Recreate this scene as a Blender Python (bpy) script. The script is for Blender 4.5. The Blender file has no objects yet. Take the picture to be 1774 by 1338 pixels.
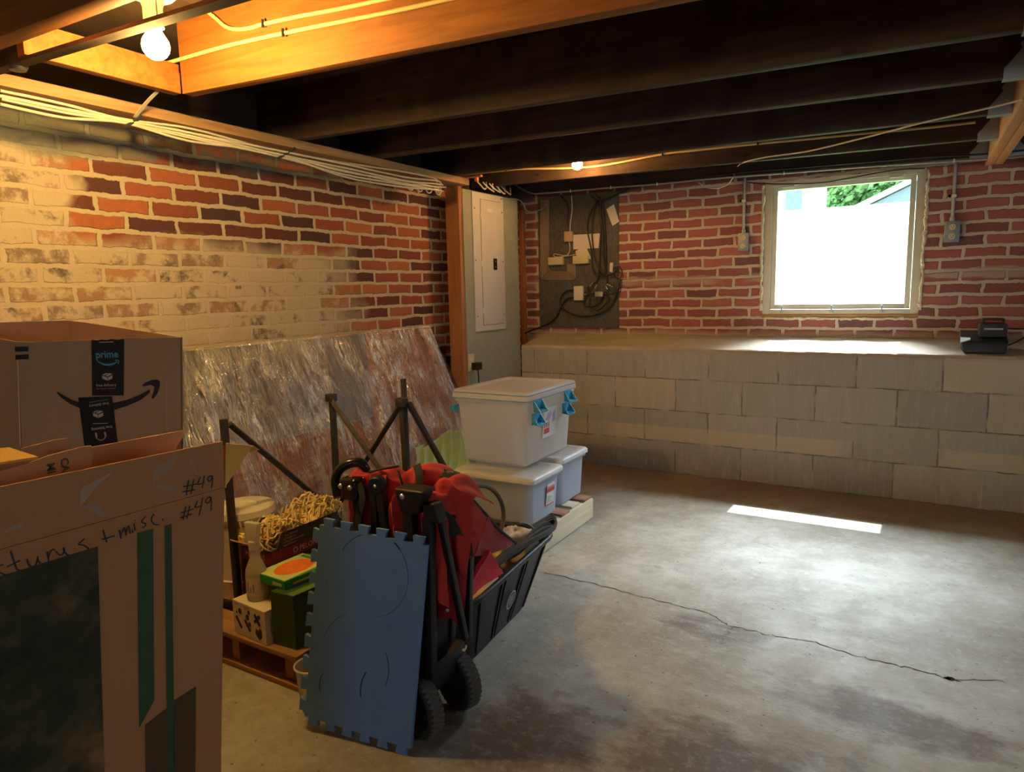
import bpy, bmesh, math, random
from mathutils import Vector as V, Matrix
random.seed(7)
sc = bpy.context.scene
COL = sc.collection
PI = math.pi

# ------------------------------------------------------------------ camera
CP = V((2.30105, -4.19365, 1.18960))
RW = ((0.86159314, 0.50707866, -0.02298915),
      (0.05100017, -0.13153899, -0.98999822),
      (-0.50503094, 0.85180322, -0.13919419))
FPX = 1182.03
cam_d = bpy.data.cameras.new('camera')
cam = bpy.data.objects.new('camera', cam_d)
COL.objects.link(cam)
m = Matrix(((RW[0][0], -RW[1][0], -RW[2][0], CP[0]),
            (RW[0][1], -RW[1][1], -RW[2][1], CP[1]),
            (RW[0][2], -RW[1][2], -RW[2][2], CP[2]),
            (0, 0, 0, 1)))
cam.matrix_world = m
cam_d.sensor_width = 36.0
cam_d.lens = FPX / 1774 * 36.0
cam_d.clip_start = 0.02
sc.camera = cam
sc.view_settings.view_transform = 'Standard'
sc.view_settings.look = 'None'
sc.view_settings.gamma = 1.0
sc.view_settings.use_curve_mapping = False
sc.view_settings.exposure = 0.95

# ------------------------------------------------------------------ world, sun, daylight
wd = bpy.data.worlds.new('world'); sc.world = wd
wd.use_nodes = True
bg = wd.node_tree.nodes['Background']
bg.inputs[0].default_value = (0.80, 0.91, 1.0, 1)
bg.inputs[1].default_value = 3.0

def light(name, kind, loc, energy, color, look=None, **kw):
    d = bpy.data.lights.new(name, kind); d.energy = energy; d.color = color
    for k, v in kw.items(): setattr(d, k, v)
    o = bpy.data.objects.new(name, d); COL.objects.link(o); o.location = loc
    if look is not None:
        o.rotation_euler = (V(look) - V(loc)).to_track_quat('-Z', 'Y').to_euler()
    return o
light('sun', 'SUN', (1.95, 5, 8), 9.0, (1.0, 0.96, 0.9), look=(1.95 - 0.02 * 8, 5 - 0.62 * 8, 0), angle=0.006)
# bright patch of sky above the yard, lighting the window from outside
light('sky_light', 'AREA', (1.9, 3.6, 4.6), 1900.0, (0.86, 0.94, 1.0), look=(1.9, 0.4, 1.4), shape='RECTANGLE', size=4.0, size_y=2.6)
# fill lamps added behind invented windows out of view
light('side_fill_light', 'AREA', (5.42, -2.6, 1.45), 3.0, (0.9, 0.95, 1.0), look=(2, -2.6, 0.9), shape='RECTANGLE', size=0.7, size_y=0.6)
light('rear_fill_light', 'AREA', (2.6, -6.92, 1.45), 1.0, (0.92, 0.95, 1.0), look=(1.6, -2.0, 0.8), shape='RECTANGLE', size=0.9, size_y=0.6)

# ------------------------------------------------------------------ helpers
def ray(u, v):
    a, b = (u - 887) / FPX, (v - 669) / FPX
    return V([RW[0][i] * a + RW[1][i] * b + RW[2][i] for i in range(3)])
def onX(x, u, v): d = ray(u, v); return CP + d * ((x - CP.x) / d.x)
def onY(y, u, v): d = ray(u, v); return CP + d * ((y - CP.y) / d.y)
def onZ(z, u, v): d = ray(u, v); return CP + d * ((z - CP.z) / d.z)
def depth(D, u, v):
    d = ray(u, v); k = d.dot(V((RW[2]))); return CP + d * (D / k)

def spline(pts, n=6):
    pts = [V(p) for p in pts]
    if len(pts) < 3: return pts
    out = []
    for i in range(len(pts) - 1):
        p0 = pts[max(i - 1, 0)]; p1 = pts[i]; p2 = pts[i + 1]; p3 = pts[min(i + 2, len(pts) - 1)]
        for k in range(n):
            t = k / n
            out.append(0.5 * ((2 * p1) + (p2 - p0) * t + (2 * p0 - 5 * p1 + 4 * p2 - p3) * t * t + (3 * p1 - p0 - 3 * p2 + p3) * t ** 3))
    out.append(pts[-1]); return out

class MB:
    def __init__(s): s.bm = bmesh.new()
    def hexa(s, p, bevel=0.0, seg=2):
        vs = [s.bm.verts.new(V(q)) for q in p]   # 0-3 bottom ccw, 4-7 top ccw
        fs = [(3, 2, 1, 0), (4, 5, 6, 7), (0, 1, 5, 4), (1, 2, 6, 5), (2, 3, 7, 6), (3, 0, 4, 7)]
        F = [s.bm.faces.new([vs[i] for i in f]) for f in fs]
        if bevel > 0:
            es = list({e for f in F for e in f.edges})
            bmesh.ops.bevel(s.bm, geom=es, offset=bevel, segments=seg, profile=0.6, affect='EDGES')
        return s
    def box(s, a, b, bevel=0.0, M=None, seg=2):
        x0, y0, z0 = [min(a[i], b[i]) for i in range(3)]; x1, y1, z1 = [max(a[i], b[i]) for i in range(3)]
        p = [(x0, y0, z0), (x1, y0, z0), (x1, y1, z0), (x0, y1, z0), (x0, y0, z1), (x1, y0, z1), (x1, y1, z1), (x0, y1, z1)]
        if M is not None: p = [M @ V(q) for q in p]
        return s.hexa(p, bevel, seg)
    def frus(s, a, b, inset, bevel=0.0):          # box whose bottom is inset on every side
        x0, y0, z0 = a; x1, y1, z1 = b; i = inset
        return s.hexa([(x0 + i, y0 + i, z0), (x1 - i, y0 + i, z0), (x1 - i, y1 - i, z0), (x0 + i, y1 - i, z0), (x0, y0, z1), (x1, y0, z1), (x1, y1, z1), (x0, y1, z1)], bevel)
    def tube(s, pts, r, n=8, sm=0, r1=None):
        pts = spline(pts, sm) if sm else [V(p) for p in pts]
        rings = []; up = None; N = len(pts)
        for i, p in enumerate(pts):
            t = (pts[min(i + 1, N - 1)] - pts[max(i - 1, 0)])
            if t.length < 1e-9: t = V((0, 0, 1))
            t.normalize()
            if up is None:
                up = V((0, 0, 1)) if abs(t.z) < 0.9 else V((1, 0, 0))
            a = up - t * up.dot(t)
            if a.length < 1e-4: a = t.orthogonal()
            a.normalize(); b = t.cross(a); up = a
            rr = r if r1 is None else r + (r1 - r) * i / (N - 1)
            rings.append([s.bm.verts.new(p + (a * math.cos(2 * PI * k / n) + b * math.sin(2 * PI * k / n)) * rr) for k in range(n)])
        for A, B in zip(rings, rings[1:]):
            for k in range(n): s.bm.faces.new((A[k], A[(k + 1) % n], B[(k + 1) % n], B[k]))
        s.bm.faces.new(list(reversed(rings[0]))); s.bm.faces.new(rings[-1])
        return s
    def strap(s, pts, side, w, th, sm=5):           # flat webbing along a path; side = width direction
        pts = spline(pts, sm); rings = []; N = len(pts)
        for i, p in enumerate(pts):
            t = (pts[min(i + 1, N - 1)] - pts[max(i - 1, 0)]).normalized()
            a = V(side) - t * V(side).dot(t); a.normalize(); b = t.cross(a)
            rings.append([s.bm.verts.new(p + a * (w / 2 * x) + b * (th / 2 * y)) for x, y in ((-1, -1), (1, -1), (1, 1), (-1, 1))])
        for A, B in zip(rings, rings[1:]):
            for k in range(4): s.bm.faces.new((A[k], A[(k + 1) % 4], B[(k + 1) % 4], B[k]))
        s.bm.faces.new(list(reversed(rings[0]))); s.bm.faces.new(rings[-1]); return s
    def lathe(s, prof, c=(0, 0, 0), n=28, axis=None):
        M = Matrix.Translation(V(c))
        if axis is not None: M = M @ V(axis).to_track_quat('Z', 'Y').to_matrix().to_4x4()
        rings = []
        for r, z in prof:
            if r < 1e-6: rings.append([s.bm.verts.new(M @ V((0, 0, z)))])
            else: rings.append([s.bm.verts.new(M @ V((r * math.cos(2 * PI * k / n), r * math.sin(2 * PI * k / n), z))) for k in range(n)])
        for A, B in zip(rings, rings[1:]):
            for k in range(n):
                a = A[k % len(A)]; a2 = A[(k + 1) % len(A)]; b = B[k % len(B)]; b2 = B[(k + 1) % len(B)]
                f = [a, a2, b2, b]; f = [x for i, x in enumerate(f) if x not in f[:i]]
                if len(f) > 2:
                    try: s.bm.faces.new(f)
                    except ValueError: pass
        return s
    def prism(s, poly, ext):
        a = [s.bm.verts.new(V(p)) for p in poly]; b = [s.bm.verts.new(V(p) + V(ext)) for p in poly]; n = len(a)
        s.bm.faces.new(list(reversed(a))); s.bm.faces.new(b)
        for k in range(n): s.bm.faces.new((a[k], a[(k + 1) % n], b[(k + 1) % n], b[k]))
        return s
    def grid(s, fn, nu, nv, th=0.0):
        P = [[V(fn(i / nu, j / nv)) for j in range(nv + 1)] for i in range(nu + 1)]
        A = [[s.bm.verts.new(p) for p in r] for r in P]
        for i in range(nu):
            for j in range(nv): s.bm.faces.new((A[i][j], A[i + 1][j], A[i + 1][j + 1], A[i][j + 1]))
        if th:
            B = []
            for i in range(nu + 1):
                row = []
                for j in range(nv + 1):
                    du = P[min(i + 1, nu)][j] - P[max(i - 1, 0)][j]; dv = P[i][min(j + 1, nv)] - P[i][max(j - 1, 0)]
                    nn = du.cross(dv); nn = nn.normalized() if nn.length > 1e-12 else V((0, 0, 1))
                    row.append(s.bm.verts.new(P[i][j] - nn * th))
                B.append(row)
            for i in range(nu):
                for j in range(nv): s.bm.faces.new((B[i][j + 1], B[i + 1][j + 1], B[i + 1][j], B[i][j]))
            for i in range(nu):
                s.bm.faces.new((A[i + 1][0], A[i][0], B[i][0], B[i + 1][0])); s.bm.faces.new((A[i][nv], A[i + 1][nv], B[i + 1][nv], B[i][nv]))
            for j in range(nv):
                s.bm.faces.new((A[0][j], A[0][j + 1], B[0][j + 1], B[0][j])); s.bm.faces.new((A[nu][j + 1], A[nu][j], B[nu][j], B[nu][j + 1]))
        return s

def tag(o, label=None, cat=None, group=None, kind=None):
    if label: o['label'] = label
    if cat: o['category'] = cat
    if group: o['group'] = group
    if kind: o['kind'] = kind
    return o
def thing(name, label, cat, loc=(0, 0, 0), group=None):
    o = bpy.data.objects.new(name, None); COL.objects.link(o); o.location = loc; o.empty_display_size = 0.1
    return tag(o, label, cat, group)
def world_loc(o):
    p = V((0, 0, 0))
    while o is not None: p = p + V(o.location); o = o.parent
    return p
def part(mb, name, mat, root=None, smooth=35, label=None, origin=None):
    """mesh coordinates are given in world space; the object gets an origin of its own"""
    me = bpy.data.meshes.new(name)
    bmesh.ops.recalc_face_normals(mb.bm, faces=mb.bm.faces[:])
    if origin is None:
        if root is not None: origin = world_loc(root)
        else:
            xs = [v.co for v in mb.bm.verts]
            origin = V(((min(p.x for p in xs) + max(p.x for p in xs)) / 2, (min(p.y for p in xs) + max(p.y for p in xs)) / 2, min(p.z for p in xs)))
    origin = V(origin)
    bmesh.ops.translate(mb.bm, verts=mb.bm.verts[:], vec=-origin)
    mb.bm.to_mesh(me); mb.bm.free()
    if smooth:
        for p in me.polygons: p.use_smooth = True
        me.set_sharp_from_angle(angle=math.radians(smooth))
    o = bpy.data.objects.new(name, me); COL.objects.link(o)
    for mm in (mat if isinstance(mat, (list, tuple)) else [mat]): me.materials.append(mm)
    if root is not None:
        o.parent = root; o.location = origin - world_loc(root)
    else: o.location = origin
    if label: o['label'] = label
    return o
def single(mb, name, mat, label, cat, group=None, smooth=35):
    return tag(part(mb, name, mat, None, smooth), label, cat, group)
def struct(mb, name, mat, smooth=0, root=None):
    o = part(mb, name, mat, root, smooth, origin=(0, 0, 0) if root is None else None)
    if root is None: o['kind'] = 'structure'
    return o

class Fr:                                            # flat frame on a surface
    def __init__(s, o, ex, ey, lift=0.0006):
        s.o = V(o); s.ex = V(ex).normalized(); s.n = s.ex.cross(V(ey)).normalized(); s.ey = s.n.cross(s.ex).normalized(); s.o = s.o + s.n * lift
    def __call__(s, x, y, z=0.0): return s.o + s.ex * x + s.ey * y + s.n * z
def ribbon(mb, F, pts, w, th=0.0004, sm=5, taper=None):
    pts = [V((p[0], p[1], 0)) for p in pts]
    pts = spline(pts, sm) if sm else pts
    N = len(pts); L = []; Rr = []
    for i, p in enumerate(pts):
        t = (pts[min(i + 1, N - 1)] - pts[max(i - 1, 0)]).normalized(); nn = V((-t.y, t.x, 0))
        ww = (w if taper is None else w * taper(i / (N - 1))) / 2
        L.append(p + nn * ww); Rr.append(p - nn * ww)
    for z in (th,):
        a = [mb.bm.verts.new(F(p.x, p.y, z)) for p in L]; b = [mb.bm.verts.new(F(p.x, p.y, z)) for p in Rr]
        for i in range(N - 1): mb.bm.faces.new((a[i], b[i], b[i + 1], a[i + 1]))
def rect(mb, F, x0, y0, x1, y1, z=0.0, th=0.0003):
    mb.prism([F(x0, y0, z), F(x1, y0, z), F(x1, y1, z), F(x0, y1, z)], F.n * th)
def poly(mb, F, pts, z=0.0, th=0.0003):
    mb.prism([F(x, y, z) for x, y in pts], F.n * th)
def text(mb, F, body, size, x=0, y=0, bold=0.0, align='LEFT', rot=0.0, z=0.0, sx=1.0):
    cu = bpy.data.curves.new('lettering', 'FONT'); cu.body = body; cu.size = size; cu.offset = bold * size; cu.align_x = align
    cu.resolution_u = 3
    ob = bpy.data.objects.new('lettering', cu); COL.objects.link(ob)
    dg = bpy.context.evaluated_depsgraph_get()
    me = bpy.data.meshes.new_from_object(ob.evaluated_get(dg))
    c, s_ = math.cos(rot), math.sin(rot)
    vs = [mb.bm.verts.new(F(x + (v.co.x * sx * c - v.co.y * s_), y + (v.co.x * sx * s_ + v.co.y * c), z + 0.0004)) for v in me.vertices]
    for p in me.polygons:
        try: mb.bm.faces.new([vs[i] for i in p.vertices])
        except ValueError: pass
    bpy.data.objects.remove(ob); bpy.data.curves.remove(cu); bpy.data.meshes.remove(me)
def decal(mb, name, mat, root, label=None):
    return part(mb, name, mat, root, 0, label)

# ------------------------------------------------------------------ materials
class NT:
    def __init__(s, name):
        s.m = bpy.data.materials.new(name); s.m.use_nodes = True; s.t = s.m.node_tree
        s.b = s.t.nodes['Principled BSDF']; s.out = s.t.nodes['Material Output']
    def n(s, typ, **kw):
        x = s.t.nodes.new('ShaderNode' + typ)
        for k, v in kw.items():
            if k.startswith('i_'):
                key = k[2:]; key = int(key) if key.isdigit() else key.replace('_', ' ')
                s.put(x.inputs[key], v)
            else: setattr(x, k, v)
        return x
    def put(s, sock, v):
        if hasattr(v, 'links'): s.t.links.new(v, sock)
        elif isinstance(v, (tuple, list)) and len(v) == 3 and sock.type == 'RGBA': sock.default_value = (*v, 1)
        else: sock.default_value = v
    def coord(s): return s.n('TexCoord').outputs['Object']
    def sep(s, v): return s.n('SeparateXYZ', i_0=v).outputs
    def math(s, op, a, b=None, c=None, clamp=False):
        x = s.n('Math', operation=op, use_clamp=clamp); s.put(x.inputs[0], a)
        if b is not None: s.put(x.inputs[1], b)
        if c is not None: s.put(x.inputs[2], c)
        return x.outputs[0]
    def vmath(s, op, a, b):
        x = s.n('VectorMath', operation=op); s.put(x.inputs[0], a); s.put(x.inputs[1], b); return x.outputs[0]
    def noise(s, vec, scale, detail=3, rough=0.55, out='Fac', dist=0.0):
        x = s.n('TexNoise'); s.put(x.inputs['Vector'], vec); x.inputs['Scale'].default_value = scale; x.inputs['Detail'].default_value = detail
        x.inputs['Roughness'].default_value = rough; x.inputs['Distortion'].default_value = dist
        return x.outputs[out]
    def ramp(s, f, stops, interp='LINEAR'):
        x = s.n('ValToRGB'); s.put(x.inputs[0], f); cr = x.color_ramp; cr.interpolation = interp
        while len(cr.elements) < len(stops): cr.elements.new(0.5)
        for e, (p, c) in zip(cr.elements, stops):
            e.position = p; e.color = (*c, 1) if isinstance(c, (tuple, list)) else (c, c, c, 1)
        return x.outputs[0]
    def mix(s, f, a, b, blend='MIX'):
        x = s.n('Mix', data_type='RGBA', blend_type=blend)
        s.put(x.inputs[0], f); s.put(x.inputs[6], a); s.put(x.inputs[7], b); return x.outputs[2]
    def step(s, v, lo, hi): return s.n('MapRange', i_0=v, i_1=lo, i_2=hi, i_3=0.0, i_4=1.0).outputs[0]
    def bump(s, h, strength=0.5, dist=0.005):
        x = s.n('Bump'); s.put(x.inputs['Height'], h); x.inputs['Strength'].default_value = strength; x.inputs['Distance'].default_value = dist
        s.t.links.new(x.outputs[0], s.b.inputs['Normal']); return x.outputs[0]
    def base(s, c): s.put(s.b.inputs['Base Color'], c)
    def rough(s, v): s.put(s.b.inputs['Roughness'], v)

def plain(name, col, rough=0.55, metal=0.0, var=0.12, scale=25.0, bump=0.0, spec=0.5, stretch=None):
    t = NT(name); c = t.coord()
    if stretch: c = t.vmath('MULTIPLY', c, stretch)
    f = t.noise(c, scale, 4)
    t.base(t.mix(f, tuple(min(1, x * (1 + var)) for x in col), tuple(x * (1 - var) for x in col)))
    t.rough(rough); t.b.inputs['Metallic'].default_value = metal; t.b.inputs['Specular IOR Level'].default_value = spec
    if bump: t.bump(f, bump, 0.004)
    return t.m
def wood(name, light_c, dark_c, axis=0, rough=0.65, grain=40.0, knots=True, stain=None):
    t = NT(name); c = t.coord(); st = [1.0, 1.0, 1.0]; st[axis] = 0.06
    cs = t.vmath('MULTIPLY', c, tuple(st))
    f = t.noise(cs, grain, 5, 0.6, dist=0.6)
    col = t.ramp(f, [(0.30, dark_c), (0.62, light_c)])
    big = t.noise(c, 3.0, 3)
    col = t.mix(t.step(big, 0.35, 0.75), col, t.mix(0.45, col, dark_c))
    if knots:
        st2 = [1.0, 1.0, 1.0]; st2[axis] = 0.35
        vo = t.n('TexVoronoi', i_Vector=t.vmath('MULTIPLY', c, tuple(st2)), i_Scale=9.0).outputs['Distance']
        kf = t.step(vo, 0.10, 0.03)
        col = t.mix(t.math('MULTIPLY', kf, 0.8), col, tuple(x * 0.25 for x in dark_c))
    if stain: col = t.mix(t.math('MULTIPLY', t.step(t.noise(c, 6.0, 4), 0.48, 0.62), 0.7), col, stain)
    t.base(col); t.rough(rough); t.bump(f, 0.25, 0.002); t.b.inputs['Specular IOR Level'].default_value = 0.3
    return t.m
def emit(name, col, strength):
    t = NT(name); e = t.n('Emission', i_0=(*col, 1), i_1=strength); t.t.links.new(e.outputs[0], t.out.inputs[0]); return t.m
def clear(name, tint=(0.95, 0.97, 1.0), gloss=0.08, rough=0.08):
    t = NT(name); tr = t.n('BsdfTransparent', i_0=(*tint, 1)); g = t.n('BsdfGlossy', i_0=(1, 1, 1, 1)); g.inputs['Roughness'].default_value = rough
    mx = t.n('MixShader', i_0=gloss, i_1=tr.outputs[0], i_2=g.outputs[0]); t.t.links.new(mx.outputs[0], t.out.inputs[0]); return t.m
def frosted(name, col, alpha=0.5, rough=0.35, trans=0.5):
    t = NT(name); t.base(col); t.rough(rough)
    tl = t.n('BsdfTranslucent', i_0=(*col, 1)); mx0 = t.n('MixShader', i_0=trans, i_1=t.b.outputs[0], i_2=tl.outputs[0])
    tr = t.n('BsdfTransparent', i_0=(0.97, 0.98, 1, 1))
    mx = t.n('MixShader', i_0=alpha, i_1=tr.outputs[0], i_2=mx0.outputs[0]); t.t.links.new(mx.outputs[0], t.out.inputs[0]); return t.m

def brick_left():
    t = NT('brick_left'); c = t.coord(); s = t.sep(c)
    y, z = s[1], s[2]
    wob = t.noise(c, 9.0, 3, out='Color'); wob2 = t.noise(c, 45.0, 2, out='Color')
    uv = t.n('CombineXYZ', i_0=y, i_1=z, i_2=0.0).outputs[0]
    d = t.vmath('MULTIPLY', t.vmath('SUBTRACT', wob, (0.5, 0.5, 0.5)), (0.03, 0.022, 0.0))
    d2 = t.vmath('MULTIPLY', t.vmath('SUBTRACT', wob2, (0.5, 0.5, 0.5)), (0.011, 0.011, 0.0))
    uvd = t.vmath('ADD', t.vmath('ADD', uv, d), d2)
    br = t.n('TexBrick', i_Vector=uvd, i_Color1=(0, 0, 0, 1), i_Color2=(1, 1, 1, 1), i_Mortar=(0.5, 0.5, 0.5, 1), i_Scale=1.0)
    br.inputs['Mortar Size'].default_value = 0.0105; br.inputs['Mortar Smooth'].default_value = 0.30; br.inputs['Bias'].default_value = 0.0
    br.inputs['Brick Width'].default_value = 0.212; br.inputs['Row Height'].default_value = 0.0655; br.offset = 0.5
    tone = br.outputs['Color']; mort = br.outputs['Fac']
    red = t.ramp(tone, [(0.0, (0.085, 0.045, 0.045)), (0.28, (0.17, 0.055, 0.04)), (0.5, (0.33, 0.095, 0.055)), (0.75, (0.42, 0.13, 0.07)), (1.0, (0.52, 0.18, 0.085))])
    red = t.mix(t.math('MULTIPLY', t.noise(c, 38.0, 5), 0.7), red, t.mix(0.55, red, (0.05, 0.03, 0.03)))
    cream = t.mix(t.noise(c, 14.0, 5), (0.60, 0.50, 0.36), (0.47, 0.385, 0.27))
    wallc = t.mix(mort, red, cream)
    # smeared and whitewashed zone: left part and middle, with its own wavy edge
    wb = t.math('MULTIPLY', t.math('SUBTRACT', t.noise(c, 4.0, 4), 0.5), 0.5)
    yw = t.math('ADD', y, wb); zw = t.math('ADD', z, t.math('MULTIPLY', wb, 0.35))
    right = t.step(yw, -1.62, -1.42)
    upper = t.math('MULTIPLY', t.step(zw, 1.36, 1.44), t.step(yw, -2.86, -2.80))
    smear = t.math('SUBTRACT', 1.0, t.math('MAXIMUM', right, upper), clamp=True)
    sm_f = t.noise(c, 12.0, 6, 0.68)
    lower = t.step(z, 1.5, 1.0)
    thr = t.math('ADD', sm_f, t.math('MULTIPLY', t.math('SUBTRACT', tone, 0.5), 0.20))
    cover = t.step(thr, t.math('ADD', 0.40, t.math('MULTIPLY', lower, 0.06)), 0.64) if False else t.step(thr, 0.62, 0.50)
    oldb = t.ramp(tone, [(0.0, (0.05, 0.045, 0.04)), (0.3, (0.14, 0.11, 0.085)), (0.6, (0.26, 0.19, 0.14)), (1.0, (0.42, 0.22, 0.13))])
    green = t.step(t.noise(t.vmath('ADD', c, (3, 1, 7)), 7.0, 4), 0.58, 0.66)
    oldb = t.mix(t.math('MULTIPLY', green, 0.75), oldb, (0.06, 0.085, 0.06))
    smc = t.mix(cover, oldb, t.mix(0.25, cream, t.mix(tone, (0.40, 0.33, 0.25), (0.55, 0.45, 0.33))))
    smc = t.mix(mort, smc, cream)
    col = t.mix(smear, wallc, smc)
    # grey cement band under the plate
    band = t.math('MULTIPLY', t.step(t.math('ADD', zw, t.math('MULTIPLY', yw, -0.055)), 1.83, 1.87), 0.85)
    grey = t.mix(t.noise(c, 20.0, 5), (0.24, 0.26, 0.22), (0.13, 0.15, 0.125))
    bandm = t.math('MULTIPLY', band, t.step(t.math('ADD', t.math('ADD', mort, t.noise(c, 10, 4)), t.step(yw, -2.5, -2.8)), 0.40, 0.65))
    col = t.mix(bandm, col, grey)
    t.base(col); t.rough(0.9); t.b.inputs['Specular IOR Level'].default_value = 0.15
    h = t.math('ADD', t.math('MULTIPLY', t.math('SUBTRACT', 1.0, mort), t.math('SUBTRACT', 1.0, t.math('MULTIPLY', smear, 0.6))), t.math('MULTIPLY', t.noise(c, 60, 5), 0.5))
    t.bump(h, 0.8, 0.008)
    return t.m
def brick_back():
    t = NT('brick_back'); c = t.coord(); s = t.sep(c); x, z = s[0], s[2]
    wob = t.noise(c, 8.0, 3, out='Color'); wob2 = t.noise(c, 40.0, 2, out='Color')
    uv = t.n('CombineXYZ', i_0=t.math('ADD', x, 0.06), i_1=z, i_2=0.0).outputs[0]
    d = t.vmath('MULTIPLY', t.vmath('SUBTRACT', wob, (0.5, 0.5, 0.5)), (0.035, 0.024, 0.0))
    d2 = t.vmath('MULTIPLY', t.vmath('SUBTRACT', wob2, (0.5, 0.5, 0.5)), (0.011, 0.010, 0.0))
    uvd = t.vmath('ADD', t.vmath('ADD', uv, d), d2)
    br = t.n('TexBrick', i_Vector=uvd, i_Color1=(0, 0, 0, 1), i_Color2=(1, 1, 1, 1), i_Mortar=(0.5, 0.5, 0.5, 1), i_Scale=1.0)
    br.inputs['Mortar Size'].default_value = 0.0115; br.inputs['Mortar Smooth'].default_value = 0.3; br.inputs['Bias'].default_value = 0.0
    br.inputs['Brick Width'].default_value = 0.205; br.inputs['Row Height'].default_value = 0.0652; br.offset = 0.5
    tone = br.outputs['Color']; mort = br.outputs['Fac']
    red = t.ramp(tone, [(0.0, (0.19, 0.095, 0.10)), (0.25, (0.30, 0.115, 0.115)), (0.6, (0.41, 0.135, 0.125)), (1.0, (0.48, 0.18, 0.15))])
    red = t.mix(t.math('MULTIPLY', t.noise(c, 30.0, 5), 0.55), red, t.mix(0.5, red, (0.07, 0.05, 0.05)))
    mc = t.mix(t.noise(c, 12.0, 5), (0.66, 0.56, 0.46), (0.50, 0.415, 0.335))
    col = t.mix(mort, red, mc)
    wv = t.math('ADD', z, t.math('MULTIPLY', t.math('SUBTRACT', t.noise(c, 7, 3), 0.5), 0.05))
    band = t.math('MULTIPLY', t.step(wv, 1.195, 1.205), t.step(wv, 1.262, 1.252))
    band = t.math('MULTIPLY', band, t.step(t.noise(t.vmath('ADD', c, (4, 0, 0)), 1.6, 2), 0.40, 0.50))
    low = t.step(wv, 0.90, 0.87)
    col = t.mix(t.math('MULTIPLY', t.math('MAXIMUM', band, low), 0.85), col, t.mix(0.5, mc, (0.36, 0.29, 0.22)))
    t.base(col); t.rough(0.92); t.b.inputs['Specular IOR Level'].default_value = 0.15
    t.bump(t.math('ADD', t.math('SUBTRACT', 1.0, mort), t.math('MULTIPLY', t.noise(c, 55, 5), 0.45)), 0.9, 0.009)
    return t.m
def block_wall():
    t = NT('block_wall'); c = t.coord(); s = t.sep(c)
    wob = t.noise(c, 14.0, 3, out='Color')
    uv = t.n('CombineXYZ', i_0=s[0], i_1=s[2], i_2=0.0).outputs[0]
    uvd = t.vmath('ADD', uv, t.vmath('MULTIPLY', t.vmath('SUBTRACT', wob, (0.5, 0.5, 0.5)), (0.014, 0.012, 0.0)))
    br = t.n('TexBrick', i_Vector=uvd, i_Color1=(0, 0, 0, 1), i_Color2=(1, 1, 1, 1), i_Mortar=(0.5, 0.5, 0.5, 1), i_Scale=1.0)
    br.inputs['Mortar Size'].default_value = 0.0048; br.inputs['Mortar Smooth'].default_value = 0.6; br.inputs['Bias'].default_value = 0.0
    br.inputs['Brick Width'].default_value = 0.4064; br.inputs['Row Height'].default_value = 0.2032; br.offset = 0.5
    tone = br.outputs['Color']; mort = br.outputs['Fac']
    col = t.ramp(tone, [(0.0, (0.41, 0.40, 0.365)), (0.6, (0.49, 0.475, 0.425)), (0.85, (0.55, 0.51, 0.42)), (1.0, (0.57, 0.525, 0.42))])
    st = t.noise(t.vmath('MULTIPLY', c, (22, 22, 3.0)), 1.0, 5)
    col = t.mix(t.math('MULTIPLY', t.step(st, 0.35, 0.7), 0.30), col, (0.29, 0.27, 0.225))
    pale = t.math('MULTIPLY', t.math('MULTIPLY', t.step(s[2], 0.305, 0.295), t.step(s[2], 0.205, 0.212)), t.step(t.noise(t.vmath('MULTIPLY', c, (1.1, 1, 0.2)), 1.0, 2), 0.42, 0.50))
    col = t.mix(t.math('MULTIPLY', pale, 0.6), col, (0.66, 0.57, 0.385))
    # damp darkening rising from the slab
    damp = t.math('MULTIPLY', t.step(t.math('ADD', s[2], t.math('MULTIPLY', t.noise(c, 5, 4), 0.12)), 0.26, 0.06), 0.35)
    col = t.mix(damp, col, (0.19, 0.14, 0.10))
    spk = t.step(t.noise(c, 130, 2), 0.64, 0.70)
    col = t.mix(t.math('MULTIPLY', spk, 0.35), col, (0.13, 0.115, 0.09))
    col = t.mix(t.math('MULTIPLY', mort, 0.9), col, t.mix(t.step(t.noise(c, 7, 3), 0.45, 0.62), (0.20, 0.175, 0.145), (0.55, 0.52, 0.46)))
    sc2 = t.noise(t.vmath('MULTIPLY', c, (70, 70, 9)), 1.0, 4); col = t.mix(t.math('MULTIPLY', t.step(sc2, 0.52, 0.70), 0.35), col, (0.60, 0.58, 0.53))
    t.base(col); t.rough(0.93); t.b.inputs['Specular IOR Level'].default_value = 0.12
    t.bump(t.math('ADD', t.math('MULTIPLY', t.math('SUBTRACT', 1.0, mort), 0.8), t.math('MULTIPLY', t.noise(c, 90, 6), 0.6)), 0.7, 0.005)
    return t.m
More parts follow.
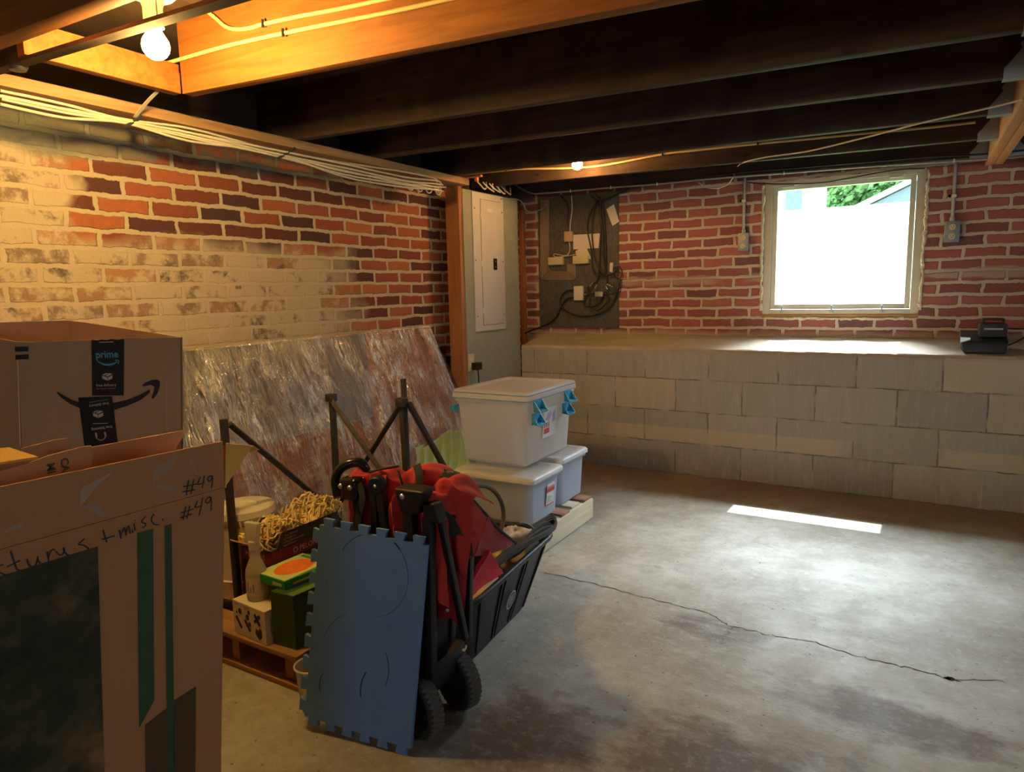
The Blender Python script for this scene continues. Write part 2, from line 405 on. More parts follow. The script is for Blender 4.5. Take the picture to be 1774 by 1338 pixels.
def concrete_floor():
    t = NT('concrete_floor'); c = t.coord(); s = t.sep(c); x, y = s[0], s[1]
    f1 = t.noise(c, 1.6, 6, 0.62); f2 = t.noise(c, 9.0, 6, 0.6); f3 = t.noise(c, 90.0, 4)
    col = t.ramp(f1, [(0.33, (0.215, 0.19, 0.15)), (0.50, (0.34, 0.32, 0.275)), (0.66, (0.47, 0.465, 0.43))])
    col = t.mix(t.math('MULTIPLY', t.step(f2, 0.40, 0.72), 0.45), col, (0.225, 0.195, 0.15))
    # brown stains: near patches
    def patch(px, py, rx, ry):
        dx = t.math('DIVIDE', t.math('SUBTRACT', x, px), rx); dy = t.math('DIVIDE', t.math('SUBTRACT', y, py), ry)
        return t.step(t.math('SQRT', t.math('ADD', t.math('MULTIPLY', dx, dx), t.math('MULTIPLY', dy, dy))), 1.25, 0.4)
    p = patch(1.93, -2.63, 0.32, 0.20)
    for q in ((2.35, -2.72, 0.40, 0.30), (2.05, -2.95, 0.5, 0.22), (1.45, -2.75, 0.22, 0.22), (1.75, -1.92, 0.22, 0.08), (2.3, -2.2, 0.3, 0.12)):
        p = t.math('MAXIMUM', p, patch(*q))
    fb = t.noise(t.vmath('MULTIPLY', c, (1.0, 1.6, 1.0)), 7.0, 7, 0.66)
    stain = t.math('MULTIPLY', t.step(t.math('ADD', t.math('MULTIPLY', p, 0.40), fb), 0.58, 0.84), 0.92)
    col = t.mix(stain, col, t.mix(f2, (0.085, 0.06, 0.04), (0.17, 0.125, 0.085)))
    ledge_shade = t.math('MULTIPLY', t.step(t.math('ADD', y, t.math('MULTIPLY', t.noise(c, 3, 4), 0.28)), -0.34, -0.08), 0.75)  # brown darkening painted where the ledge shades the floor
    col = t.mix(ledge_shade, col, t.mix(f2, (0.20, 0.125, 0.085), (0.26, 0.17, 0.115)))
    # pale scuffed streaks
    pale = t.math('MULTIPLY', t.step(t.noise(t.vmath('MULTIPLY', c, (3.0, 7.0, 1.0)), 1.0, 6, 0.7), 0.55, 0.70), t.math('MULTIPLY', patch(1.85, -1.85, 0.7, 0.75), 0.6))
    col = t.mix(pale, col, (0.55, 0.56, 0.53))
    mot = t.noise(c, 26.0, 8, 0.72); col = t.mix(t.math('MULTIPLY', t.step(mot, 0.50, 0.68), 0.45), col, t.mix(0.5, col, (0.14, 0.105, 0.07)))
    mot2 = t.noise(t.vmath('ADD', c, (5, 9, 0)), 34.0, 8, 0.72); col = t.mix(t.math('MULTIPLY', t.step(mot2, 0.52, 0.70), 0.35), col, (0.56, 0.55, 0.51))
    spk = t.step(t.noise(c, 55.0, 2, 0.4), 0.71, 0.74)
    col = t.mix(t.math('MULTIPLY', spk, 0.7), col, (0.08, 0.065, 0.05))
    t.base(col)
    t.rough(t.math('ADD', 0.42, t.math('MULTIPLY', f2, 0.35))); t.b.inputs['Specular IOR Level'].default_value = 0.35
    t.bump(t.math('ADD', t.math('MULTIPLY', f2, 0.6), t.math('MULTIPLY', f3, 0.5)), 0.45, 0.006)
    return t.m
def film_mat():
    t = NT('crinkled_film'); c = t.coord()
    w = t.noise(t.vmath('MULTIPLY', c, (4.0, 26.0, 4.0)), 1.0, 4, 0.55, dist=1.2); w2 = t.noise(t.vmath('MULTIPLY', c, (12, 62, 12)), 1.0, 3, 0.5, dist=0.8)
    bp = t.n('Bump', i_Strength=1.0, i_Distance=0.045); t.put(bp.inputs['Height'], t.math('ADD', w, t.math('MULTIPLY', w2, 0.45)))
    # creases: narrow, mostly upright ridges of folded film, with white glints painted in
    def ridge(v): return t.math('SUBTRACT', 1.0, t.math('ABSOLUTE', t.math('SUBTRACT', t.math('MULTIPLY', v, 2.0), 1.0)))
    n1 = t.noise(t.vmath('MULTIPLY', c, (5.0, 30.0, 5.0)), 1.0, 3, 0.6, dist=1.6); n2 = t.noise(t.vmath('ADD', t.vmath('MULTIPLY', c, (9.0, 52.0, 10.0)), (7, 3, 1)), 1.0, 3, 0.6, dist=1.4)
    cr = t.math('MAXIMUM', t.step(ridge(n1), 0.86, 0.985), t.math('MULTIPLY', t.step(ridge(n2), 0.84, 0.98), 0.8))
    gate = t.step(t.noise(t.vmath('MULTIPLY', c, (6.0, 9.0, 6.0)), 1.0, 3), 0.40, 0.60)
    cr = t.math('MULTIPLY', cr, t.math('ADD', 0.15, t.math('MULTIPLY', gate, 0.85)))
    g = t.n('BsdfGlossy', i_0=(1, 1, 1, 1)); g.inputs['Roughness'].default_value = 0.12; t.t.links.new(bp.outputs[0], g.inputs['Normal'])
    tr = t.n('BsdfTransparent', i_0=(0.96, 0.95, 0.95, 1)); lw = t.n('LayerWeight', i_0=0.30); t.t.links.new(bp.outputs[0], lw.inputs['Normal'])
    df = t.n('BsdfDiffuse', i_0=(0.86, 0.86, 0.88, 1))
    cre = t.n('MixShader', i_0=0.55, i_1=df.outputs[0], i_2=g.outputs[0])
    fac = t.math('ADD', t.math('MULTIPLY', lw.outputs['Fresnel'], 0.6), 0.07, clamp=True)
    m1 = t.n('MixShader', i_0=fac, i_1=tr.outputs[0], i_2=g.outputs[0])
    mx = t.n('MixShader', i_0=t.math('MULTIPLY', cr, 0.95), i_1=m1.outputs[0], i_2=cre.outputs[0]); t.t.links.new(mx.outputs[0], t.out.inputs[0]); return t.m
def plywood(name, a, b, scale=6.0, axis=2):
    t = NT(name); c = t.coord(); st = [2.6, 2.6, 2.6]; st[axis] = 0.55
    f = t.noise(t.vmath('MULTIPLY', c, tuple(st)), scale, 3, 0.5, dist=1.8)
    wv = t.math('FRACT', t.math('MULTIPLY', f, 9.0))
    col = t.ramp(wv, [(0.0, a), (0.55, b), (0.9, a)])
    col = t.mix(t.math('MULTIPLY', t.noise(c, 5, 4), 0.4), col, tuple(x * 0.7 for x in b))
    t.base(col); t.rough(0.75); t.b.inputs['Specular IOR Level'].default_value = 0.2; return t.m
def cardboard(name, col):
    t = NT(name); c = t.coord()
    f = t.noise(t.vmath('MULTIPLY', c, (160, 160, 4)), 1.0, 2); f2 = t.noise(c, 3.0, 5); f3 = t.noise(c, 240, 2)
    cc = t.mix(t.math('MULTIPLY', f2, 0.55), tuple(x * 1.12 for x in col), tuple(x * 0.78 for x in col))
    cc = t.mix(t.math('MULTIPLY', f, 0.22), cc, tuple(x * 0.7 for x in col))
    cc = t.mix(t.math('MULTIPLY', t.step(f3, 0.62, 0.7), 0.25), cc, tuple(x * 0.55 for x in col))
    t.base(cc); t.rough(0.8); t.b.inputs['Specular IOR Level'].default_value = 0.2; t.bump(f, 0.12, 0.001); return t.m
def foam_mat():
    t = NT('blue_foam'); c = t.coord(); f = t.noise(c, 8, 5); f2 = t.noise(c, 220, 2)
    col = t.mix(f, (0.13, 0.275, 0.56), (0.105, 0.225, 0.47))
    col = t.mix(t.math('MULTIPLY', t.step(t.noise(c, 22, 5, 0.7), 0.62, 0.72), 0.35), col, (0.05, 0.08, 0.15))
    t.base(col); t.rough(0.62); t.bump(f2, 0.3, 0.001); return t.m
def fabric(name, col, sc_=900.0, var=0.12, rough=0.85):
    t = NT(name); c = t.coord(); f = t.noise(c, sc_, 2); f2 = t.noise(c, 12, 4)
    t.base(t.mix(f2, tuple(min(1, x * (1 + var)) for x in col), tuple(x * (1 - var) for x in col))); t.rough(rough)
    t.b.inputs['Sheen Weight'].default_value = 0.15; t.bump(t.math('ADD', t.math('MULTIPLY', f, 0.3), f2), 0.35, 0.006); return t.m

M = {}
M['brick_left'] = brick_left(); M['brick_back'] = brick_back(); M['block'] = block_wall(); M['floor'] = concrete_floor()
M['ledge_top'] = plain('ledge_mortar', (0.46, 0.40, 0.32), 0.9, var=0.25, scale=9, bump=0.5, spec=0.15)
M['crack'] = plain('crack_dark', (0.09, 0.065, 0.045), 0.95, spec=0.05)
M['joist'] = wood('old_joist', (0.092, 0.060, 0.043), (0.040, 0.026, 0.020), 0, 0.8, 26, stain=(0.035, 0.025, 0.02))
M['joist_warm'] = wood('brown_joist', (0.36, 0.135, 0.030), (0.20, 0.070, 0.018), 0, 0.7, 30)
M['subfloor'] = wood('dark_subfloor', (0.10, 0.065, 0.045), (0.045, 0.03, 0.022), 1, 0.85, 20, knots=False)
M['plate'] = wood('pine_plate', (0.50, 0.315, 0.17), (0.31, 0.175, 0.085), 1, 0.7, 34)
M['post'] = wood('pine_post', (0.46, 0.20, 0.085), (0.30, 0.12, 0.05), 2, 0.65, 36)
M['girder'] = wood('new_girder', (0.68, 0.28, 0.12), (0.48, 0.17, 0.07), 1, 0.6, 30)
M['galv'] = plain('galvanized', (0.42, 0.46, 0.46), 0.45, 0.7, 0.25, 18)
M['green_ply'] = plain('painted_ply', (0.30, 0.31, 0.25), 0.65, var=0.16, scale=12, bump=0.15)
M['panel'] = plain('panel_grey', (0.58, 0.57, 0.54), 0.4, 0.0, 0.05, 8)
M['panel_dk'] = plain('panel_gap', (0.20, 0.20, 0.19), 0.6)
M['black'] = plain('black_plastic', (0.009, 0.009, 0.010), 0.5, var=0.2)
M['blackgloss'] = plain('gloss_black', (0.012, 0.012, 0.013), 0.18, var=0.2)
M['rubber'] = plain('black_rubber', (0.035, 0.034, 0.033), 0.8, var=0.25, scale=60)
M['tread'] = plain('worn_tread', (0.10, 0.095, 0.085), 0.85, var=0.3, scale=60)
M['dkmetal'] = plain('dark_bronze_metal', (0.026, 0.022, 0.018), 0.6, 0.0, 0.25, 30)
M['white'] = plain('white_plastic', (0.72, 0.72, 0.70), 0.4, var=0.05)
M['cream'] = plain('cream_plastic', (0.66, 0.56, 0.36), 0.45, var=0.06)
M['beige'] = plain('beige_box', (0.52, 0.38, 0.26), 0.5, var=0.1)
M['paper'] = plain('paper', (0.72, 0.66, 0.58), 0.8, var=0.1)
M['ink'] = plain('black_ink', (0.022, 0.018, 0.016), 0.6)
M['cable_w'] = plain('white_cable', (0.66, 0.60, 0.48), 0.5, var=0.08)
M['cable_y'] = plain('yellow_cable', (0.72, 0.58, 0.28), 0.5, var=0.08)
M['cable_g'] = plain('grey_cable', (0.34, 0.31, 0.27), 0.55, var=0.1)
M['cable_b'] = plain('black_cable', (0.02, 0.02, 0.022), 0.45, var=0.1)
M['grey_ply'] = plywood('grey_plywood', (0.145, 0.142, 0.130), (0.085, 0.083, 0.078))
M['window'] = plain('window_paint', (0.60, 0.56, 0.45), 0.6, var=0.1, scale=14)
M['window_in'] = plain('sash_paint', (0.66, 0.66, 0.58), 0.55, var=0.06, scale=14)
M['sillwood'] = wood('window_sill_wood', (0.52, 0.31, 0.14), (0.34, 0.18, 0.075), 0, 0.7, 40, knots=False)
M['foamseal'] = plain('expanding_foam', (0.66, 0.60, 0.44), 0.9, var=0.2, scale=40, bump=0.8)
M['glass'] = clear('window_glass', (0.96, 0.985, 0.98), 0.05, 0.02)
M['steelbox'] = plain('outlet_steel', (0.30, 0.33, 0.35), 0.45, 0.5, 0.15)
M['conduit'] = plain('conduit_steel', (0.36, 0.38, 0.39), 0.4, 0.6, 0.15)
M['tote_clear'] = frosted('clear_tote', (0.93, 0.94, 0.94), 0.66, 0.22, 0.68)
M['tote_lid'] = frosted('clear_lid', (0.88, 0.87, 0.84), 0.72, 0.22, 0.35)
M['tote_grey'] = frosted('smoky_tote', (0.72, 0.78, 0.90), 0.72, 0.25, 0.45)
M['tote_glid'] = plain('white_lid', (0.66, 0.66, 0.68), 0.4, var=0.04)
M['gasket'] = plain('blue_gasket', (0.16, 0.30, 0.50), 0.5)
M['latch'] = plain('blue_latch', (0.055, 0.36, 0.62), 0.3, var=0.08)
M['contents'] = plain('tote_contents', (0.55, 0.53, 0.50), 0.8, var=0.3, scale=8)
M['redlabel'] = plain('red_print', (0.62, 0.06, 0.06), 0.6)
M['greyprint'] = plain('grey_print', (0.30, 0.30, 0.36), 0.6)
M['bluep'] = plain('lilac_print', (0.42, 0.38, 0.62), 0.6)
M['pallet_w'] = wood('pale_pallet', (0.74, 0.66, 0.50), (0.58, 0.49, 0.34), 1, 0.75, 30)
M['pallet_r'] = wood('reddish_slat', (0.50, 0.25, 0.16), (0.32, 0.14, 0.09), 0, 0.75, 30)
M['pallet_b'] = wood('old_pallet', (0.42, 0.235, 0.11), (0.22, 0.115, 0.055), 0, 0.75, 30)
M['redply'] = plywood('red_plywood', (0.50, 0.205, 0.12), (0.38, 0.14, 0.08), 2.2, 1)
M['foil'] = plain('foil_board', (0.20, 0.19, 0.195), 0.45, 0.2, 0.3, 10)
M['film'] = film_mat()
M['filmclear'] = clear('clear_tape', (0.97, 0.97, 0.97), 0.24, 0.18)
M['foam'] = foam_mat()
M['foamedge'] = plain('foam_edge', (0.30, 0.34, 0.40), 0.8)
M['red'] = fabric('red_fabric', (0.52, 0.028, 0.022))
M['redmesh'] = fabric('dark_red_mesh', (0.36, 0.012, 0.022), 500)
M['redmid'] = fabric('red_base_fabric', (0.72, 0.018, 0.045))
M['webbing'] = fabric('black_webbing', (0.016, 0.016, 0.017))
M['bolt'] = plain('steel_bolt', (0.62, 0.62, 0.62), 0.25, 0.9)
M['tub'] = plain('tub_plastic', (0.013, 0.014, 0.014), 0.5, var=0.3, scale=14)
M['oval'] = plain('grey_badge', (0.40, 0.40, 0.40), 0.5)
M['creambag'] = fabric('cream_cloth', (0.66, 0.56, 0.42), 300)
M['greenfab'] = fabric('pale_green_fabric', (0.44, 0.62, 0.50), 400, 0.15)
M['hose'] = plain('dark_hose', (0.075, 0.062, 0.045), 0.5, var=0.2)
M['card_tan'] = cardboard('tan_cardboard', (0.52, 0.345, 0.195))
M['card_brown'] = cardboard('brown_cardboard', (0.49, 0.235, 0.10))
M['card_mid'] = cardboard('mid_cardboard', (0.47, 0.27, 0.135))
M['card_lit'] = cardboard('lit_cardboard', (0.70, 0.42, 0.10))  # cardboard with the bulb's yellow light put into its colour
M['tape'] = plain('black_tape', (0.014, 0.014, 0.016), 0.35)
M['primeblue'] = plain('light_blue_print', (0.10, 0.42, 0.56), 0.5)
M['tapecream'] = plain('cream_print', (0.66, 0.58, 0.44), 0.5)
M['greenprint'] = plain('green_print', (0.035, 0.085, 0.03), 0.7, var=0.25, scale=20)
M['oliveprint'] = None
M['can'] = plain('white_can', (0.66, 0.62, 0.52), 0.4, var=0.06)
M['can_grey'] = plain('can_grey_band', (0.36, 0.34, 0.30), 0.45)
M['yarn'] = plain('cotton_yarn', (0.78, 0.60, 0.27), 0.9, var=0.15, scale=120)
M['boxdark'] = plain('black_red_box', (0.04, 0.022, 0.022), 0.45)
M['boxred'] = plain('box_red_band', (0.30, 0.02, 0.03), 0.45)
M['bottle'] = frosted('milky_bottle', (0.72, 0.68, 0.52), 0.72, 0.3, 0.4)
M['sprayer'] = frosted('spray_head', (0.80, 0.76, 0.66), 0.85, 0.35, 0.3)
M['whitebox'] = plain('white_carton', (0.66, 0.60, 0.46), 0.6, var=0.06)
M['greenbox'] = plain('dark_green_carton', (0.028, 0.075, 0.018), 0.5, var=0.15)
M['greenlid'] = plain('green_carton_top', (0.12, 0.25, 0.035), 0.5)
M['green'] = plain('bright_green', (0.02, 0.30, 0.035), 0.4)
M['orange'] = plain('orange_print', (0.80, 0.20, 0.03), 0.45, var=0.25, scale=30)
M['ltgreen'] = plain('pale_green_print', (0.62, 0.68, 0.28), 0.45)
M['cup'] = frosted('clear_bucket', (0.70, 0.68, 0.58), 0.45, 0.25, 0.4)
M['bulb'] = emit('warm_bulb', (1.0, 0.60, 0.16), 540.0)
M['bulb2'] = emit('warm_bulb_far', (1.0, 0.48, 0.14), 210.0)
M['porcelain'] = plain('lamp_holder', (0.72, 0.66, 0.50), 0.4)
M['charger'] = plain('charger_black', (0.022, 0.026, 0.028), 0.38, var=0.2)
M['charger_b'] = plain('battery_dark', (0.03, 0.033, 0.035), 0.35)
M['conc_wall'] = plain('outer_wall', (0.42, 0.40, 0.37), 0.9, var=0.15, scale=5)
M['fence'] = plain('white_fence', (0.85, 0.85, 0.85), 0.5, var=0.03)
M['leaf'] = plain('leaf_green', (0.16, 0.36, 0.12), 0.6, var=0.4, scale=5)
M['bark'] = plain('bark', (0.10, 0.07, 0.05), 0.9)
M['siding'] = plain('blue_siding', (0.20, 0.27, 0.34), 0.6)
M['lawn'] = plain('lawn', (0.10, 0.20, 0.05), 0.9, var=0.3, scale=6)
M['roof'] = plain('roof_shingle', (0.12, 0.12, 0.13), 0.9, var=0.3, scale=20)
M['trimw'] = plain('white_trim', (0.8, 0.8, 0.8), 0.5)
M['cobweb'] = plain('lint', (0.6, 0.58, 0.52), 0.9)

# ================================================================== SETTING
XL, YB, XR, YF = -0.30, 0.38, 5.5, -7.0
def zc(x): return 1.86 - 0.0165 * x                 # underside of the joists (falls a little to the right)
# floor
mb = MB(); mb.box((XL - 0.3, YF - 0.2, -0.12), (XR + 0.2, YB + 0.3, 0)); struct(mb, 'floor', M['floor'])
# brick wall on the left
mb = MB(); mb.box((XL - 0.25, YF, 0), (XL, YB + 0.12, 1.8195)); struct(mb, 'wall_left', M['brick_left'])
mb = MB(); mb.box((XL - 0.25, YF, 1.8605), (XL - 0.0005, YB + 0.12, 2.085)); mb.box((XL - 0.25, -0.66, 1.8195), (XL - 0.0005, YB + 0.12, 1.8605)); struct(mb, 'trim_2', M['subfloor'])
# back wall of brick with the window opening
WX0, WX1, WZ0, WZ1 = 1.450, 2.312, 0.978, 1.815
mb = MB()
for a, b in (((XL, 0), (WX0, 2.3)), ((WX1, 0), (XR, 2.3)), ((WX0, 0), (WX1, WZ0)), ((WX0, WZ1), (WX1, 2.3))):
    mb.box((a[0], YB, a[1]), (b[0], 0.50, b[1]))
struct(mb, 'wall_back', M['brick_back'])
# ledge of concrete blocks in front of it
mb = MB(); mb.box((-0.10, 0, 0), (XR, YB, 0.785)); struct(mb, 'wall_ledge', M['block'])
mb = MB()
random.seed(3)
def ledge(u, v):
    x = -0.10 + u * (XR + 0.10)
    if v < 0.001: return (x, -0.001, 0.775)
    y = (v - 0.05) / 0.95 * YB
    y = max(y, 0.0)
    z = 0.800 + 0.003 * math.sin(x * 23) * math.sin(y * 31) * (y > 0.02) + 0.062 * (y / 0.38) ** 0.95
    return (x, y, z)
mb.grid(ledge, 90, 14, 0.012); struct(mb, 'trim_1', M['ledge_top'], 60)
# right and front walls, each with an invented opening for a fill lamp
mb = MB()
for a, b in (((YF, 0), (-3.0, 2.3)), ((-2.2, 0), (YB + 0.12, 2.3)), ((-3.0, 0), (-2.2, 1.1)), ((-3.0, 1.8), (-2.2, 2.3))):
    mb.box((5.38, a[0], a[1]), (5.39, b[0], b[1]))
struct(mb, 'wall_right', M['brick_back'])
mb = MB()
for a, b in (((XL, 0), (2.1, 2.3)), ((3.1, 0), (XR, 2.3)), ((2.1, 0), (3.1, 1.1)), ((2.1, 1.8), (3.1, 2.3))):
    mb.box((a[0], -6.88, a[1]), (b[0], -6.87, b[1]))
struct(mb, 'wall_front', M['brick_left'])
# boards of the floor above
mb = MB(); mb.box((XL - 0.2, YF, 2.085), (XR, 0.62, 2.12)); struct(mb, 'ceiling', M['subfloor'])

# cracks in the slab
def crack(pts, w, seed):
    rnd = random.Random(seed); P = []
    for a, b in zip(pts, pts[1:]):
        for k in range(9):
            t = k / 9; P.append((a[0] + (b[0] - a[0]) * t + rnd.uniform(-1, 1) * 0.006, a[1] + (b[1] - a[1]) * t + rnd.uniform(-1, 1) * 0.008))
    mb = MB(); L = []; R_ = []
    for i in range(len(P) - 1):
        d = V((P[i + 1][0] - P[i][0], P[i + 1][1] - P[i][1], 0)).normalized(); n = V((-d.y, d.x, 0)); ww = w * rnd.uniform(0.3, 1.3)
        p = V((P[i][0], P[i][1], 0.0006)); L.append(p + n * ww / 2); R_.append(p - n * ww / 2)
    for i in range(len(L) - 1):
        vs = [mb.bm.verts.new(q) for q in (L[i], R_[i], R_[i + 1], L[i + 1])]; mb.bm.faces.new(vs)
    return mb
cp = [onZ(0, *q) for q in ((945, 992), (1040, 1015), (1150, 1044), (1228, 1062), (1265, 1086), (1330, 1100), (1400, 1110), (1470, 1133), (1560, 1155), (1640, 1175), (1774, 1183))]
fl = bpy.data.objects['floor']
part(crack([(p.x, p.y) for p in cp], 0.0055, 4), 'floor_crack', M['crack'], fl, 0)
cp = [onZ(0, *q) for q in ((1268, 1088), (1252, 1105), (1246, 1122))]
part(crack([(p.x, p.y) for p in cp], 0.003, 5), 'floor_crack', M['crack'], fl, 0)
cp = [onZ(0, *q) for q in ((1640, 1176), (1664, 1182))]
part(crack([(p.x, p.y) for p in cp], 0.022, 6), 'floor_crack', M['crack'], fl, 0)

# ------------------------------------------------------------------ window
wy = YB + 0.012
win = bpy.data.objects.new('window_1', None); COL.objects.link(win); win.location = (1.88, wy, WZ0); win['kind'] = 'structure'
mb = MB()
fw = 0.045
mb.box((WX0, wy, WZ0 + 0.022), (WX0 + fw, wy + 0.09, WZ1), 0.003); mb.box((WX1 - fw, wy, WZ0 + 0.022), (WX1, wy + 0.09, WZ1), 0.003)
mb.box((WX0 + fw, wy, WZ1 - 0.03), (WX1 - fw, wy + 0.09, WZ1), 0.003); mb.box((WX0 + fw, wy, WZ0 + 0.022), (WX1 - fw, wy + 0.09, WZ0 + 0.05), 0.003)
part(mb, 'window_frame', M['window'], win)
SX0, SX1, SZ0, SZ1 = WX0 + fw + 0.002, WX1 - fw - 0.002, WZ0 + 0.053, WZ1 - 0.033
mb = MB(); sw = 0.028
mb.box((SX0, wy + 0.012, SZ0), (SX0 + sw, wy + 0.05, SZ1), 0.002); mb.box((SX1 - sw, wy + 0.012, SZ0), (SX1, wy + 0.05, SZ1), 0.002)
mb.box((SX0 + sw, wy + 0.012, SZ1 - 0.022), (SX1 - sw, wy + 0.05, SZ1), 0.002); mb.box((SX0 + sw, wy + 0.012, SZ0), (SX1 - sw, wy + 0.05, SZ0 + 0.03), 0.002)
part(mb, 'window_sash', M['window_in'], win)
mb = MB(); mb.box((SX0 + sw, wy + 0.03, SZ0 + 0.03), (SX1 - sw, wy + 0.034, SZ1 - 0.022)); part(mb, 'window_pane', M['glass'], win, 0)
mb = MB(); mb.box((WX0 - 0.002, wy - 0.004, WZ0), (WX1 + 0.002, wy + 0.09, WZ0 + 0.022), 0.002); part(mb, 'window_sill', M['sillwood'], win)
# ragged foam between frame and brick
rnd = random.Random(5); mb = MB()
def foamline(a, b, n):
    pts = []
    for i in range(n + 1):
        t = i / n; p = V(a).lerp(V(b), t); pts.append(p + V((rnd.uniform(-1, 1) * 0.004, rnd.uniform(-0.003, 0.003), rnd.uniform(-1, 1) * 0.004)))
    for p, q in zip(pts, pts[1:]): mb.tube([p, q], rnd.uniform(0.006, 0.012), 6)
foamline((WX1 + 0.006, YB + 0.002, 1.02), (WX1 + 0.010, YB + 0.002, 1.80), 40)
foamline((WX0 - 0.006, YB + 0.002, 1.02), (WX0 - 0.010, YB + 0.002, 1.80), 36)
foamline((WX0 + 0.02, YB + 0.004, WZ0 - 0.006), (WX1 - 0.02, YB + 0.004, WZ0 - 0.006), 36)
part(mb, 'foam_seal', M['foamseal'], win, 60)
for hx in (1.52 + 0.03, 2.13):                      # hinges at the head of the sash
    mb = MB(); z0 = WZ1 - 0.038; mb.box((hx, wy - 0.006, z0), (hx + 0.07, wy - 0.0002, z0 + 0.018), 0.001); mb.tube([(hx, wy - 0.006, z0), (hx + 0.07, wy - 0.006, z0)], 0.003, 8)
    part(mb, 'hinge', M['window_in'], win)
for lx in (1.57, 1.855, 2.125):                     # catches at the foot of the sash
    mb = MB(); mb.box((lx - 0.009, wy - 0.010, SZ0 - 0.022), (lx + 0.009, wy - 0.0005, SZ0 - 0.008), 0.001)
    mb.box((lx - 0.004, wy - 0.014, SZ0 - 0.02), (lx + 0.004, wy - 0.006, SZ0 + 0.022), 0.001); part(mb, 'catch', M['galv'], win)
for i, (a, b, ax) in enumerate((((5.36, -3.0, 1.1), (5.40, -2.2, 1.8), 0), ((2.1, -6.90, 1.1), (3.1, -6.85, 1.8), 1))):
    w2 = bpy.data.objects.new('window_%d' % (i + 2), None); COL.objects.link(w2); w2.location = a; w2['kind'] = 'structure'  # invented window out of view, added for a fill lamp
    mb = MB()
    if ax == 0:
        for p, q in (((a[0], a[1], a[2]), (b[0], a[1] + 0.05, b[2])), ((a[0], b[1] - 0.05, a[2]), (b[0], b[1], b[2])), ((a[0], a[1], a[2]), (b[0], b[1], a[2] + 0.05)), ((a[0], a[1], b[2] - 0.05), (b[0], b[1], b[2]))): mb.box(p, q)
    else:
        for p, q in (((a[0], a[1], a[2]), (a[0] + 0.05, b[1], b[2])), ((b[0] - 0.05, a[1], a[2]), (b[0], b[1], b[2])), ((a[0], a[1], a[2]), (b[0], b[1], a[2] + 0.05)), ((a[0], a[1], b[2] - 0.05), (b[0], b[1], b[2]))): mb.box(p, q)
    part(mb, 'window_frame', M['window'], w2, 0)

# ------------------------------------------------------------------ the yard outside
mb = MB(); mb.box((-8, 0.56, 0.70), (12, 30, 0.93)); o = struct(mb, 'yard_ground', M['lawn'])
FY = 3.6
ft = (onY(FY, 1360, 364).z + onY(FY, 1560, 352).z) / 2
fence = thing('yard_fence', 'white board fence in the yard outside the basement window', 'fence', (1.9, FY, 0.93))
mb = MB()
x = -1.5
while x < 5.6:
    mb.box((x, FY, 0.93), (x + 0.135, FY + 0.025, ft), 0.003); x += 0.14
part(mb, 'boards', M['fence'], fence)
for px_ in (-1.4, 0.5, 2.4, 4.3):
    mb = MB(); mb.box((px_, FY + 0.04, 0.93), (px_ + 0.1, FY + 0.14, ft + 0.0)); part(mb, 'post', M['fence'], fence)
# neighbour's wall with a dark shutter at left, and a gabled house at right
GY = 6.5
hs = thing('neighbour_house', 'pale neighbouring house wall with a grey shutter, seen at the upper left of the window', 'building', (0.6, GY, 0.93))
a = onY(GY, 1352, 500); b = onY(GY, 1392, 300)
mb = MB(); mb.box((a.x - 3, GY, 0.93), (onY(GY, 1410, 350).x, GY + 1.5, 4.5)); part(mb, 'house_wall', M['fence'], hs)
mb = MB(); s0 = onY(GY, 1360, 372); s1 = onY(GY, 1391, 322)
n = 14
for k in range(n):
    xx = s0.x + (s1.x - s0.x) * k / n; mb.box((xx, GY - 0.03, s0.z - 1.0), (xx + (s1.x - s0.x) / n * 0.8, GY - 0.002, s1.z + 0.1))
mb.box((s0.x, GY - 0.012, s0.z - 1.0), (s1.x, GY - 0.001, s1.z + 0.1))
part(mb, 'shutter', M['siding'], hs, 0)
g2 = thing('gabled_house', 'neighbouring house with a sloping white roof edge, seen at the upper right of the window', 'building', (3.0, 9.0, 0.93))
HY = 9.0
p0 = onY(HY, 1500, 357); p1 = onY(HY, 1580, 318); sl = (p1.z - p0.z) / (p1.x - p0.x)
xe = p0.x + 4.0; ze = p0.z + sl * 4.0
mb = MB(); mb.prism([(p0.x + 0.05, HY, 0.93), (xe, HY, 0.93), (xe, HY, ze), (p0.x + 0.05, HY, p0.z)], (0, 0.9, 0)); part(mb, 'house_wall', M['siding'], g2, 0)
mb = MB(); mb.prism([(p0.x - 0.5, HY - 0.1, p0.z - sl * 0.5), (xe, HY - 0.1, ze), (xe, HY - 0.1, ze + 0.09), (p0.x - 0.5, HY - 0.1, p0.z - sl * 0.5 + 0.09)], (0, 1.1, 0)); part(mb, 'roof_edge', M['trimw'], g2, 0)
